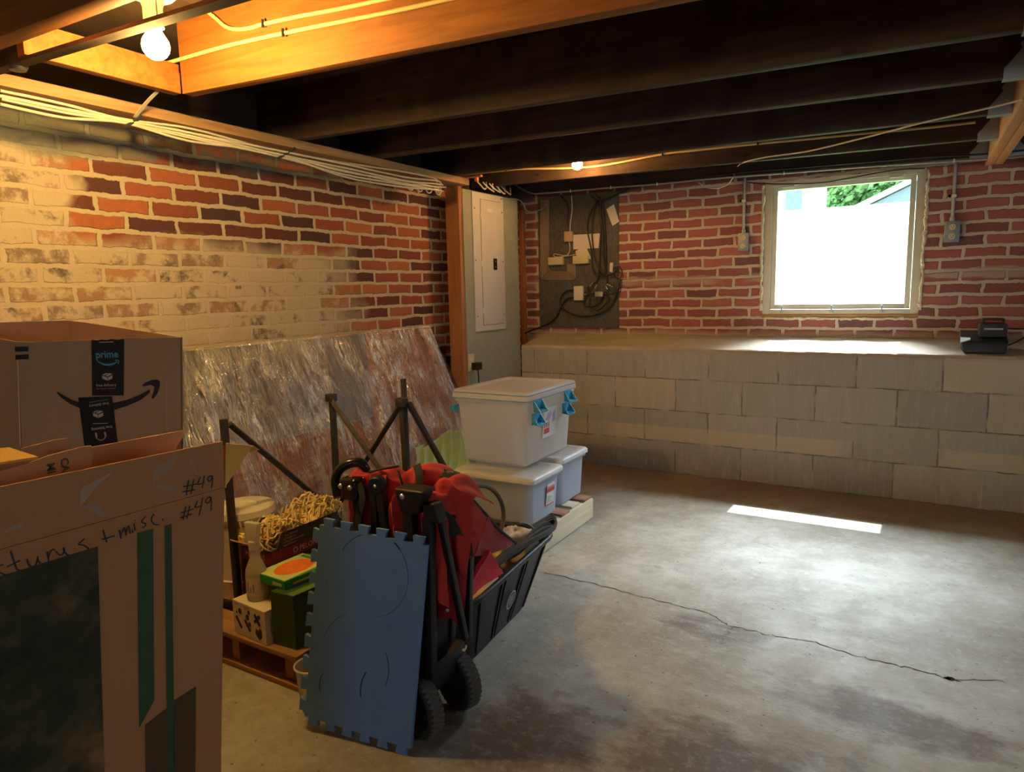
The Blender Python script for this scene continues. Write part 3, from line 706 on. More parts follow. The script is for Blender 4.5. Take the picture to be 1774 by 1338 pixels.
def tree(cx, cy, z0, cz, rx, rz, n, label, seed):
    r = random.Random(seed); t = thing('leafy_tree', label, 'tree', (cx, cy, z0))
    mb = MB(); mb.tube([(cx, cy, z0), (cx + 0.1, cy, (z0 + cz) / 2), (cx, cy, cz)], 0.14, 10, 4, 0.06)
    for k in range(7):
        an = r.uniform(0, 2 * PI); mb.tube([(cx, cy, cz - rz * 0.5), (cx + math.cos(an) * rx * 0.7, cy + math.sin(an) * rx * 0.7, cz + r.uniform(-0.2, 0.5) * rz)], 0.05, 6, 0, 0.015)
    part(mb, 'trunk', M['bark'], t)
    mb = MB()
    for k in range(n):
        d = V((r.gauss(0, 1), r.gauss(0, 1), r.gauss(0, 1))).normalized() * (r.random() ** 0.4)
        p = V((cx + d.x * rx, cy + d.y * rx, cz + d.z * rz)); q = V((r.gauss(0, 1), r.gauss(0, 1), r.gauss(0, 1))).normalized(); w = q.orthogonal(); s_ = r.uniform(0.035, 0.065)
        u_ = q.cross(w)
        vs = [mb.bm.verts.new(p + w * s_), mb.bm.verts.new(p + u_ * s_ * 0.55), mb.bm.verts.new(p - w * s_), mb.bm.verts.new(p - u_ * s_ * 0.55)]; mb.bm.faces.new(vs)
    part(mb, 'foliage', M['leaf'], t, 0)
c = onY(11.5, 1490, 335); tree(c.x, 11.5, 0.93, c.z + 0.30, 1.35, 1.0, 9000, 'leafy green tree behind the fence, in the middle of the window view', 3)
c = onY(14.5, 1565, 318); tree(c.x, 14.5, 0.93, c.z + 0.6, 1.9, 1.5, 9000, 'leafy green tree showing above the sloping white roof edge', 4)

# ================================================================== CEILING TIMBER
JT = 0.235
def beam(x0, x1, ya, yb_, w=0.042, mat=None, z_off=0.0, h=JT):
    """timber along x whose far bottom edge runs from (x0, ya) to (x1, yb_)"""
    z0, z1 = zc(x0) + z_off, zc(x1) + z_off; mb = MB()
    return mb.hexa([(x0, ya - w, z0), (x1, yb_ - w, z1), (x1, yb_, z1), (x0, ya, z0), (x0, ya - w, z0 + h), (x1, yb_ - w, z1 + h), (x1, yb_, z1 + h), (x0, ya, z0 + h)], 0.003)
GX = 2.578
ordn = ['dark old ceiling joist nearest the window wall', 'dark ceiling joist with the orange-lit cable, second from the window wall',
        'dark ceiling joist just in front of the small far bulb', 'dark ceiling joist fourth out from the window wall',
        'wide dark ceiling joist fifth out from the window wall, next to the orange-lit one']
JY = [(0.25, 0.25), (-0.265, -0.30), (-0.775, -0.84), (-1.45, -1.405), (-1.96, -1.89)]
for lb, (a, b) in zip(ordn, JY):
    single(beam(XL + 0.02, GX, a, b), 'ceiling_joist', M['joist'], lb, 'joist', 'floor joists overhead', 20)
single(beam(0.172, 2.9, -2.655, -2.475), 'ceiling_joist', M['joist_warm'], 'brown ceiling joist lit orange by the near bulb, with two yellow cables along it', 'joist', 'floor joists overhead', 20)
single(beam(XL + 0.02, 2.9, -3.215, -3.20, 0.05), 'ceiling_joist', M['joist_warm'], 'ceiling joist at the top left corner, on the near side of the bulb', 'joist', 'floor joists overhead', 20)
for k, (a, b) in enumerate(((0.25, 0.25), (-0.30, -0.32))):
    single(beam(GX + 0.10, XR, a, b), 'ceiling_joist', M['joist'], ['dark ceiling joist beyond the new girder, against the window wall', 'dark ceiling joist beyond the new girder, second out from the window wall'][k], 'joist', 'floor joists overhead', 20)
# short header and strip in the lit bay
mb = MB(); mb.box((0.135, -3.165, zc(0.17)), (0.172, -2.70, zc(0.17) + 0.092), 0.002)
single(mb, 'header_board', M['joist_warm'], 'short header board glowing orange beside the near bulb', 'board')
mb = MB(); z = 1.848; mb.hexa([(-0.12, -3.172, z), (2.4, -3.075, z - 0.03), (2.4, -3.038, z - 0.03), (-0.12, -3.137, z), (-0.12, -3.172, z + 0.01), (2.4, -3.075, z - 0.02), (2.4, -3.038, z - 0.02), (-0.12, -3.137, z + 0.01)])
single(mb, 'furring_strip', M['joist'], 'narrow wooden strip running under the joists just in front of the near bulb', 'board')
mb = MB(); c0 = V((0.075, -3.14, 1.855)); mb.lathe([(0, 0), (0.020, 0.002), (0.026, 0.012), (0.026, 0.03), (0.018, 0.045), (0, 0.048)], c0 - V((0, 0, 0.02)), 18); mb.tube([c0 + V((-0.03, 0, 0.01)), c0 + V((0.04, 0.004, 0.008))], 0.012, 10)
single(mb, 'round_insulator', M['charger'], 'dark round insulator on the strip at the top left corner', 'insulator')
# plate along the brick wall
mb = MB(); mb.hexa([(XL, -5.2, 1.822), (-0.055, -5.2, 1.822), (-0.055, -0.668, 1.820), (XL, -0.668, 1.820), (XL, -5.2, 1.860), (-0.055, -5.2, 1.860), (-0.055, -0.668, 1.858), (XL, -0.668, 1.858)], 0.003)
single(mb, 'wall_plate', M['plate'], 'long pine plate lying along the top of the brick wall', 'board')
# block between the last two joists
c = onY(-0.36, 1607, 230); mb = MB(); mb.box((c.x - 0.028, -0.345, zc(c.x) - 0.0), (c.x + 0.028, -0.343 + 0.0005, zc(c.x) + 0.12)); 
mb = MB(); c = onZ(1.835, 1610, 247); mb.hexa([(c.x - 0.028, c.y, 1.828), (c.x + 0.028, c.y, 1.828), (c.x + 0.028, c.y + 0.03, 1.828), (c.x - 0.028, c.y + 0.03, 1.828), (c.x - 0.028, c.y, 1.93), (c.x + 0.028, c.y, 1.93), (c.x + 0.028, c.y + 0.03, 1.93), (c.x - 0.028, c.y + 0.03, 1.93)], 0.002)
single(mb, 'spacer_block', M['plate'], 'small pale wooden block nailed to a joist near the girder', 'block')
# girder
g = thing('girder', 'new reddish doubled girder running to the window wall at top right', 'beam', (GX, 0.3, 1.80))
for k in range(2):
    mb = MB(); mb.box((GX + 0.041 * k, -4.2, 1.792), (GX + 0.041 * k + 0.039, 0.375, 2.05), 0.003); part(mb, 'plank', M['girder'], g)
def hanger(y, w, xf, s, label):
    z = zc(xf) - 0.003; t = thing('joist_hanger', label, 'hanger', (xf, y, z), 'galvanized joist hangers')
    prof = [(0, 0), (-0.078, 0), (-0.078, 0.03), (-0.060, 0.05), (-0.034, 0.085), (-0.040, 0.098), (-0.026, 0.115), (-0.022, 0.185), (0, 0.185)]
    for yy in (y - w - 0.0025, y + 0.0005):
        mb = MB(); mb.prism([(xf + s * a, yy, z + b) for a, b in prof], (0, 0.002, 0)); part(mb, 'side_plate', M['galv'], t, 0)
    mb = MB(); mb.box((xf - (0.078 if s > 0 else 0), y - w - 0.0025, z - 0.002), (xf + (0 if s > 0 else 0.078), y + 0.0025, z)); part(mb, 'seat', M['galv'], t, 0)
for (a, b), lb in zip(JY, ('nearest the window wall', 'second out from the window wall', 'third out from the window wall', 'fourth out from the window wall', 'fifth out from the window wall')):
    hanger(b, 0.042, GX - 0.0005, 1, 'joist hanger on the left face of the girder, ' + lb)
hanger(0.25, 0.042, GX + 0.0815, -1, 'grey metal joist hanger on the right face of the girder')

# ================================================================== LAMPS
def lamp(p, zt, r, mat, label, chain=True):
    p = V(p); t = thing('ceiling_lamp', label, 'lamp', (p.x, p.y, zt))
    mb = MB(); mb.lathe([(0, zt), (0.062, zt), (0.064, zt - 0.012), (0.052, zt - 0.024), (0.030, zt - 0.030), (0.024, zt - 0.05), (0.024, p.z + r * 1.35), (0.0, p.z + r * 1.35)], (p.x, p.y, 0), 28); part(mb, 'lamp_holder', M['porcelain'], t)
    mb = MB(); mb.lathe([(0.013, r * 1.6), (0.014, r * 1.3), (r * 0.72, r * 0.72), (r * 0.93, r * 0.38), (r, 0), (r * 0.93, -r * 0.38), (r * 0.70, -r * 0.72), (r * 0.38, -r * 0.93), (0, -r)], p, 28); part(mb, 'bulb', mat, t, 80)
    if chain:
        mb = MB(); q = p + V((0.032, -0.01, 0)); mb.tube([(q.x, q.y, zt - 0.03), (q.x, q.y, p.z + 0.045)], 0.0018, 6); mb.lathe([(0, -0.004), (0.0035, 0), (0, 0.004)], (q.x, q.y, p.z + 0.043), 8); part(mb, 'pull_chain', M['bolt'], t)
bp_ = depth(1.78, 270, 80)
lamp(bp_, 1.985, 0.034, M['bulb'], 'glowing bare bulb in a white holder at top left, under the near joists')
mb = MB(); mb.box((bp_.x - 0.09, bp_.y - 0.06, 1.986), (bp_.x + 0.09, bp_.y + 0.06, 2.084)); single(mb, 'mounting_block', M['joist_warm'], 'wooden block above the near bulb holder', 'block')
b2 = onY(-0.50, 1000, 279)
lamp((b2.x, b2.y, 1.895), 2.08, 0.030, M['bulb2'], 'small glowing bulb hanging between the far joists near the electric panel', False)

# ================================================================== CABLES
def cable(pts, r, mat, label, group=None, cat='cable', name='electrical_cable', staples=(), smat=None, sm=6):
    if not staples:
        mb = MB(); mb.tube(pts, r, 7, sm); return single(mb, name, mat, label, cat, group, 60)
    t = thing(name, label, cat, pts[0], group)
    mb = MB(); mb.tube(pts, r, 7, sm); part(mb, 'wire', mat, t, 60)
    for s_ in staples:
        mb = MB(); mb.tube([V(s_) + V((-r * 0.9, -r, -r * 1.8)), V(s_) + V((-r * 0.9, -r, r * 1.8)), ], r * 0.7, 6); part(mb, 'staple', smat or M['charger'], t)
    return t
base_l = [(0, 166), (110, 189), (215, 209), (330, 232), (470, 262), (600, 291), (700, 309), (752, 318)]
rnd = random.Random(11)
offs = [(0, -9), (0, 14), (3, -2), (-3, 4), (2, 9), (-1, 1), (2, 6)]
pos = ['topmost strand', 'lowest strand', 'second strand from the top', 'middle strand', 'second strand from the bottom', 'third strand from the top', 'third strand from the bottom']
for i, (dx, dy) in enumerate(offs):
    pts = []
    for k, (u, v) in enumerate(base_l):
        pinch = 0.35 if k in (2, 4) else 1.0
        fade = 1.0 if k > 1 or i < 2 else 0.6
        pts.append(onX(-0.049 + 0.004 * (i % 3), u + dx, v + dy * pinch * fade + rnd.uniform(-3.5, 3.5) * (1 if k > 2 else 0.4)))
    p = pts[-1]; pts += [p + V((-0.02, 0.05 + 0.012 * i, -0.012 + 0.004 * i)), p + V((-0.05, 0.09 + 0.01 * i, 0.0 + 0.003 * i))]
    cable(pts, 0.0048, M['cable_w'], 'white cable along the plate above the brick wall, ' + pos[i], 'white cables along the plate')
for u, v in ((232, 211), (497, 266)):
    a = onX(-0.042, u - 16, v + 9); b = onX(-0.042, u + 14, v - 9); mb = MB(); mb.tube([a, b], 0.006, 8)
    single(mb, 'cable_tie', M['webbing'], 'black tie around the white cables, ' + ('under the near bulb' if u < 300 else 'halfway along the wall'), 'cable tie', 'black ties on the cable bundle')
rnd = random.Random(21)
for i in range(4):                                  # loose loops where the bundle turns down behind the post
    p = onX(-0.06, 700 + 17 * i, 316 + 2 * i)
    cable([p, p + V((0.01, 0.02, -0.03 - 0.005 * i)), p + V((0.012, 0.05, -0.035)), p + V((0.0, 0.065, -0.008)), p + V((-0.03, 0.05, 0.01))], 0.004, M['cable_w'],
          'white cable loop at the end of the plate, ' + ['farthest from the post', 'second from the post side', 'third along towards the post', 'nearest the post'][i], 'white cable loops')
# pale strap up to the header
a = onX(-0.048, 234, 203); b = V((0.12, onY(-2.75, 258, 160).y + 0.0, 1.862)); mb = MB(); mb.strap([a, a.lerp(b, 0.5) + V((0, 0, 0.004)), b], (0, 1, 0), 0.012, 0.003)
single(mb, 'flat_cable', M['cable_w'], 'short flat pale cable slanting from the cable bundle up to the header board', 'cable')
# yellow cables on the orange-lit joist
def j1(u, v):
    # point on the near face of the warm joist
    d = ray(u, v); k = (-2.475 + 2.655) / (2.9 - 0.172); y0 = -2.655 - 0.042 - 0.006
    t_ = (y0 + k * (CP.x - 0.172) - CP.y) / (d.y - k * d.x); return CP + d * t_
pts = [j1(u, v) for u, v in ((297, 107), (335, 96), (400, 78), (495, 57), (600, 36), (690, 18), (790, -4), (960, -40))]
pts[0] = pts[0] + V((-0.02, 0.0, 0.0))
cable(pts, 0.0062, M['cable_y'], 'lower yellow cable stapled along the orange-lit joist', 'yellow cables on the lit joist', staples=[pts[3]])
pts = [j1(u, v) for u, v in ((352, 14), (372, 30), (395, 48), (425, 50), (460, 41), (520, 28), (590, 15), (680, -4), (800, -30))]
cable(pts, 0.0062, M['cable_y'], 'upper yellow cable dipping over the orange-lit joist', 'yellow cables on the lit joist', staples=[pts[4]])
# cable along the second joist, past the far bulb
def jface(u, v, y=-0.318, yb2=-0.355):
    d = ray(u, v); k = (yb2 - y) / (GX - XL); t_ = (y + k * (CP.x - XL) - CP.y) / (d.y - k * d.x); return CP + d * t_
pts = [jface(u, v) for u, v in ((802, 303), (880, 295), (905, 293), (1000, 291), (1060, 284), (1150, 267), (1200, 261), (1315, 249), (1400, 241), (1500, 231), (1600, 222), (1690, 212))]
cable(pts, 0.0065, M['cable_y'], 'cable lit orange by the far bulb, clipped along a dark joist', staples=[pts[1], pts[5], pts[7]])
# little bracket board by the plate end
c = onZ(1.86, 800, 303); mb = MB(); mb.box((-0.12, -0.695, 1.8585), (0.045, -0.672, 1.870), 0.001); mb.box((0.0, -0.693, 1.835), (0.018, -0.675, 1.8585), 0.001)
single(mb, 'small_cleat', M['girder'], 'small orange wooden cleat above the end of the plate', 'board')
# grey cable along the last joist, drooping off the panel side
def jl(u, v): return onY(0.20, u, v)
pts = [jl(u, v) for u, v in ((890, 318), (905, 328), (922, 335), (940, 335), (990, 331), (1060, 325), (1140, 319), (1240, 309), (1360, 300), (1500, 289), (1655, 279), (1774, 271), (1850, 264))]
cable(pts, 0.0058, M['cable_g'], 'grey cable clipped along the joist above the window wall', staples=[pts[4], pts[5], pts[6], pts[8], pts[10]], smat=M['white'])
pts = [jl(u, v) + V((0, -0.01, 0.02)) for u, v in ((1220, 312), (1300, 304), (1400, 296), (1500, 288), (1600, 280), (1700, 275), (1774, 268), (1850, 262))]
cable(pts, 0.005, M['cable_b'], 'black cable along the joist over the window, running on behind the girder')
# thin white wire crossing under the joists to the right, and the S-shaped drop
A = jl(1258, 322); 
pts = [jl(1210, 316), jl(1225, 325), jl(1245, 326), jl(1262, 318), jl(1272, 303), jl(1278, 288), onZ(1.83, 1290, 281), onZ(1.825, 1330, 272), onZ(1.822, 1400, 262), onZ(1.818, 1500, 238), onZ(1.812, 1600, 212), onZ(1.806, 1700, 190), onZ(1.800, 1774, 172), onZ(1.795, 1850, 150)]
cable(pts, 0.0038, M['cable_w'], 'thin pale wire curling in an S left of the window, then running up right')
pts = [onY(YB - 0.012, u, v) for u, v in ((1292, 316), (1350, 319), (1420, 317), (1470, 309), (1520, 300), (1560, 294), (1602, 292))]
cable(pts, 0.0042, M['cable_b'], 'thin black cable strung across the head of the window')
# tangle over the electric panel
rnd = random.Random(8)
for i in range(5):
    y0 = -0.52 + i * 0.075
    pts = [(-0.10, y0, 1.87), (-0.085, y0 + 0.02, 1.845), (-0.075 + 0.01 * (i % 2), y0 + 0.05 + 0.02 * (i % 3), 1.822 - 0.006 * (i % 2)), (-0.09, y0 + 0.10, 1.84), (-0.11, y0 + 0.13, 1.875)]
    cable(pts, 0.0045, M['cable_w'], 'pale cable looping into the electric panel top, ' + ['first from the post', 'second from the post', 'third from the post', 'fourth from the post', 'farthest from the post'][i], 'cables into the panel')
cable([onX(-0.09, 868, 345), onX(-0.09, 880, 344), (-0.095, 0.02, 1.80), (-0.12, 0.16, 1.745), (-0.10, 0.30, 1.76), (-0.08, 0.36, 1.79)], 0.004, M['cable_g'], 'thin grey cable drooping from the panel board to the brick wall')

# ================================================================== PANEL CORNER
PX = -0.105
mb = MB(); mb.box((-0.208, -0.71, 0), (PX - 0.004, -0.672, 1.820), 0.003); single(mb, 'wood_post', M['post'], 'knotty reddish pine post standing at the end of the left brick wall', 'post')
mb = MB(); mb.box((PX - 0.016, -0.671, 0.001), (PX, -0.004, 1.806), 0.0015); single(mb, 'plywood_board', M['green_ply'], 'grey-green painted plywood board behind the electric panel', 'board')
pn = thing('electric_panel', 'tall grey breaker panel on the grey-green board', 'electric panel', (PX, -0.4, 0.93))
mb = MB(); mb.box((PX + 0.0005, -0.580, 0.932), (PX + 0.010, -0.212, 1.80), 0.003); part(mb, 'cover', M['panel'], pn)
mb = MB(); F = Fr((PX + 0.010, -0.396, 1.36), (0, 1, 0), (0, 0, 1))
y0, y1, z0, z1 = -0.100, 0.148, -0.392, 0.400
for a in ((y0, z0, y0 + 0.003, z1), (y1, z0, y1 + 0.003, z1), (y0, z0, y1, z0 + 0.003), (y0, z1, y1, z1 + 0.003)): rect(mb, F, *a)
part(mb, 'door_seam', M['panel_dk'], pn, 0)
mb = MB(); mb.box((PX + 0.0105, y0 - 0.396 + 0.004, 1.36 + z0 + 0.004), (PX + 0.0135, y1 - 0.396 - 0.001, 1.36 + z1 - 0.001), 0.001); dr = part(mb, 'door', M['panel'], pn)
mb = MB(); F2 = Fr((PX + 0.0135, -0.34, 1.36), (0, 1, 0), (0, 0, 1)); rect(mb, F2, -0.02, -0.036, 0.020, 0.036, 0, 0.004); part(mb, 'latch', M['blackgloss'], dr, 0, 'black latch')
mb = MB()
for zz in (0.014, -0.022): rect(mb, F2, -0.006, zz, 0.010, zz + 0.008, 0.0043)
part(mb, 'latch_print', M['bolt'], dr, 0)
mb = MB(); rect(mb, F2, -0.078, 0.327, -0.018, 0.352, 0); part(mb, 'paper_label', M['white'], dr, 0, 'small white paper label')
mb = MB()
for zz in (-0.30, 0.0, 0.30): mb.tube([(PX + 0.013, -0.4985, 1.36 + zz - 0.016), (PX + 0.013, -0.4985, 1.36 + zz + 0.016)], 0.004, 8)
part(mb, 'hinge', M['white'], pn)
for yy in (-0.560, -0.232):
    for zz in (1.03, 1.38, 1.70):
        mb = MB(); mb.lathe([(0, 0.003), (0.005, 0.002), (0.006, 0)], (PX + 0.010, yy, zz), 10, (1, 0, 0)); part(mb, 'screw', M['panel_dk'], pn)
ot = thing('wall_outlet', 'cream outlet low on the grey-green board with a black plug in it', 'outlet', (PX, -0.64, 0.70))
mb = MB(); mb.box((PX + 0.0005, -0.672, 0.690), (PX + 0.008, -0.604, 0.800), 0.003); part(mb, 'cover_plate', M['cream'], ot)
mb = MB()
for zz in (0.722, 0.766): mb.lathe([(0, 0.0015), (0.016, 0.0015), (0.017, 0)], (PX + 0.008, -0.638, zz), 18, (1, 0, 0))
part(mb, 'socket', M['white'], ot)
mb = MB(); c = V((PX + 0.0105, -0.62, 0.722)); mb.box(c + V((0, -0.030, -0.026)), c + V((0.045, 0.030, 0.022)), 0.006); mb.tube([c + V((0.03, 0.0, -0.02)), c + V((0.032, 0, -0.08)), c + V((0.02, 0.02, -0.30)), c + V((0.01, 0.03, -0.70))], 0.004, 8, 5)
single(mb, 'plug_adapter', M['blackgloss'], 'black plug with a cord, pushed into the cream outlet', 'plug')
# bare studs seen in the corner
mb = MB(); mb.box((-0.296, 0.338, 0.30), (-0.262, 0.378, 1.78), 0.002); single(mb, 'corner_strip', M['post'], 'narrow reddish wooden strip standing in the brick corner beside the panel board', 'board')

# ------------------------------------------------------------------ communication board
BX0, BX1, BZ0, BZ1 = -0.146, 0.486, 0.905, 1.852
BYF = YB - 0.013
mb = MB(); mb.box((BX0, BYF, BZ0), (BX1, YB - 0.0005, BZ1), 0.001); single(mb, 'plywood_board', M['grey_ply'], 'grey weathered plywood board on the back wall carrying phone boxes and wires', 'board')
def bd(u, v, lift=0.0): return onY(BYF - lift, u, v)
Z3 = lambda zx, zy: (760 + zx / 3.936, 280 + zy / 3.936)
def smallbox(name, a, b, d, mat, label, cat, group=None, bev=0.003, extra=None):
    p, q = bd(*Z3(*a)), bd(*Z3(*b)); mb = MB(); mb.box((p.x, BYF - d, p.z), (q.x, BYF - 0.0005, q.z), bev)
    if extra: 
        t = thing(name, label, cat, ((p.x + q.x) / 2, BYF, q.z), group); part(mb, 'housing', mat, t); extra(t, p, q, d); return t
    return single(mb, name, mat, label, cat, group)
def lid(t, p, q, d):
    mb = MB(); mb.box((p.x + 0.004, BYF - d - 0.003, p.z - 0.005), (q.x - 0.004, BYF - d - 0.0002, q.z + 0.005), 0.001); part(mb, 'lid', M['cream'], t)
smallbox('phone_box', (866, 480), (921, 546), 0.03, M['beige'], 'upright tan phone box hanging from a white wire on the grey board', 'phone box')
smallbox('connector_block', (755, 655), (856, 703), 0.028, M['cream'], 'cream wire connector block, the left one of the two', 'connector', 'cream connector blocks', extra=lid)
smallbox('connector_block', (924, 645), (1030, 695), 0.028, M['cream'], 'cream wire connector block, the right one, under the papers', 'connector', 'cream connector blocks', extra=lid)
def splx(t, p, q, d):
    for zz in (0.2, 0.75):
        z = p.z + (q.z - p.z) * zz; mb = MB(); mb.tube([(p.x - 0.03, BYF - d * 0.5, z), (p.x, BYF - d * 0.5, z)], 0.006, 10); part(mb, 'terminal', M['bolt'], t)
    for zz in (0.3, 0.6):
        z = p.z + (q.z - p.z) * zz; mb = MB(); mb.tube([(q.x, BYF - d * 0.5, z), (q.x + 0.03, BYF - d * 0.5, z)], 0.006, 10); part(mb, 'terminal', M['bolt'], t)
smallbox('cable_splitter', (930, 850), (992, 946), 0.026, M['paper'], 'pale grey coax splitter box low on the grey board', 'splitter', extra=splx)
mb = MB()
def quad3(mb, pts, lift, th=0.0008):
    mb.prism([bd(*Z3(*p), lift) for p in pts], (0, -th, 0))
quad3(mb, [(918, 500), (1100, 490), (1090, 590), (918, 600)], 0.004); single(mb, 'paper_sheet', M['paper'], 'whitish paper sheet pinned behind the black cables on the grey board', 'paper')
mb = MB(); quad3(mb, [(932, 612), (1000, 570), (1032, 640), (1038, 665), (940, 650)], 0.010); single(mb, 'paper_sheet', M['paper'], 'crooked paper tag over the right cream connector block', 'paper')
mb = MB(); quad3(mb, [(1143, 325), (1195, 290), (1232, 410), (1185, 440)], 0.006); single(mb, 'paper_tag', M['paper'], 'tilted paper tag at the upper right of the grey board', 'paper')
mb = MB(); quad3(mb, [(1168, 690), (1190, 690), (1185, 755), (1165, 750)], 0.006); single(mb, 'paper_tag', M['paper'], 'tiny white tag among the wires at the right edge of the grey board', 'paper')
def bc(pts, r, mat, label, group=None, lift=0.012, name='electrical_cable', cat='cable', sm=6): return cable([bd(*Z3(*p), lift) for p in pts], r, mat, label, group, cat, name, sm=sm)
# thin tan wires in an L at the left of the board
for i in range(7):
    k = i * 8.5
    bc([(698 + k, 262), (697 + k, 400), (697 + k, 600), (698 + k, 770 - k), (706 + k, 795 - k), (730 + k * 0.8, 802 - k), (800, 803 - k), (900 - k * 0.6, 803 - k), (926 - k * 0.9, 795 - k), (930 - k, 770 - k), (930 - k, 700)], 0.0022, M['beige'],
       'thin tan wire bent in an L on the grey board, ' + ['outermost', 'second from outside', 'third from outside', 'in the middle', 'third from inside', 'second from inside', 'innermost'][i], 'tan wires on the grey board', 0.005)
bc([(906, 232), (910, 330), (898, 420), (896, 482)], 0.004, M['cable_w'], 'white wire hanging straight down into the tan phone box', lift=0.02)
bc([(830, 232), (880, 300), (878, 400), (882, 450)], 0.005, M['cable_b'], 'black cable hanging left of the white wire above the tan phone box', lift=0.014)
bc([(890, 550), (895, 600), (870, 640), (790, 630), (800, 650), (900, 640), (935, 632)], 0.003, M['cable_w'], 'cream cord looping under the tan phone box', lift=0.02)
# black coax bundle
coax = [[(1040, 235), (1085, 290), (1105, 420), (1100, 600), (1095, 760), (1075, 825)], [(1070, 225), (1115, 290), (1135, 500), (1140, 700), (1130, 775)], [(1300, 185), (1180, 240), (1080, 290), (1035, 345), (1012, 450), (1040, 600), (1050, 720), (1090, 770), (1160, 775), (1215, 750)],
        [(1110, 230), (1100, 330), (1118, 480), (1122, 640), (1148, 800), (1148, 835)], [(1075, 260), (1050, 360), (1045, 500), (1062, 640), (1085, 700), (1120, 770)]]
for i, c in enumerate(coax):
    bc(c, 0.0055, M['cable_b'], 'black coax cable hanging down the grey board, ' + ['straight one nearest the paper sheet', 'straight one in the middle', 'the one arching in from the upper right', 'straight one nearest the right edge', 'the bowed one nearest the papers'][i], 'black coax cables', lift=0.016 + 0.007 * i)
loops = [[(990, 960), (1010, 920), (1060, 900), (1110, 900), (1100, 960), (1050, 990), (1000, 985), (990, 955)], [(1030, 930), (1035, 990), (1080, 1015), (1130, 980), (1160, 930), (1120, 905), (1060, 915)], [(1075, 825), (1025, 850), (1018, 890), (1060, 920), (1110, 890)], [(1148, 835), (1195, 850), (1205, 890), (1170, 905), (1130, 890)]]
for i, c in enumerate(loops):
    bc(c, 0.0055, M['cable_b'], 'black coax loop tangled low on the grey board, ' + ['lowest left coil', 'lowest right coil', 'upper left bend', 'upper right bend'][i], 'black coax loops', lift=0.02 + 0.008 * i)
for i, (a, b) in enumerate((((1030, 850), (1055, 825)), ((1062, 870), (1078, 838)), ((1140, 850), (1150, 872)), ((1150, 838), (1190, 856)))):
    mb = MB(); mb.tube([bd(*Z3(*a), 0.045), bd(*Z3(*b), 0.045)], 0.0065, 10); single(mb, 'coax_connector', M['bolt'], 'silver coax connector low on the board, ' + ['first from the left', 'second from the left', 'third from the left', 'fourth from the left'][i], 'connector', 'silver coax connectors', 60)
mb = MB(); p = bd(*Z3(1095, 905), 0.03); mb.box(p - V((0.03, 0.012, 0.018)), p + V((0.03, 0.012, 0.018)), 0.003); single(mb, 'cable_splitter', M['galv'], 'metal splitter half hidden in the black coax tangle', 'splitter')
bc([(922, 878), (870, 885), (832, 930), (840, 990), (900, 1035), (965, 1055), (1080, 1045), (1170, 990), (1225, 880), (1240, 800)], 0.006, M['cable_b'], 'black coax sagging in a wide curve across the bottom of the grey board', lift=0.018)
bc([(922, 925), (870, 940), (830, 1000), (800, 1060), (740, 1110), (640, 1150), (560, 1198), (556, 1320)], 0.006, M['cable_b'], 'black coax leaving the splitter down to the left corner', lift=0.02)
bc([(1190, 730), (1235, 720), (1250, 770), (1225, 800), (1195, 770), (1215, 740), (1240, 760)], 0.0035, M['cable_b'], 'small curl of black wire at the right edge of the grey board', lift=0.014)

# ------------------------------------------------------------------ outlets beside the window
def wall_outlet(x, zt, zb, ztop, w, zclip, label):
    t = thing('surface_outlet', label, 'outlet', (x, YB, zb), 'steel outlets by the window')
    mb = MB(); mb.box((x - w / 2, YB - 0.042, zb), (x + w / 2, YB - 0.0005, zt), 0.004); part(mb, 'box', M['steelbox'], t)
    for s_ in (0.28, 0.72):
        z = zb + (zt - zb) * s_
        mb = MB(); mb.lathe([(0, 0.004), (0.0155, 0.004), (0.0165, 0)], (x, YB - 0.042, z), 18, (0, -1, 0)); so = part(mb, 'socket', M['cream'], t)
        mb = MB(); F = Fr((x, YB - 0.0462, z), (1, 0, 0), (0, 0, 1)); rect(mb, F, -0.007, -0.001, -0.005, 0.007); rect(mb, F, 0.005, -0.001, 0.007, 0.007); rect(mb, F, -0.0022, -0.009, 0.0022, -0.005); part(mb, 'slot', M['ink'], so, 0)
    mb = MB(); mb.tube([(x - 0.002, YB - 0.022, zt), (x - 0.002, YB - 0.022, ztop)], 0.0095, 12); mb.lathe([(0.0095, 0), (0.014, 0.0), (0.014, 0.02), (0.0095, 0.022)], (x - 0.002, YB - 0.022, zt), 14); part(mb, 'conduit', M['conduit'], t)
    mb = MB(); mb.box((x - 0.030, YB - 0.034, zclip - 0.008), (x + 0.010, YB - 0.0325, zclip + 0.008), 0.0003); mb.box((x - 0.030, YB - 0.034, zclip - 0.008), (x - 0.014, YB - 0.0005, zclip + 0.008), 0.0005); part(mb, 'clip', M['white'], t)
wall_outlet(1.334, 1.514, 1.402, 1.93, 0.062, 1.712, 'grey steel outlet box on a conduit left of the window')
wall_outlet(2.448, 1.510, 1.396, 1.93, 0.072, 1.645, 'grey steel outlet box on a conduit right of the window')

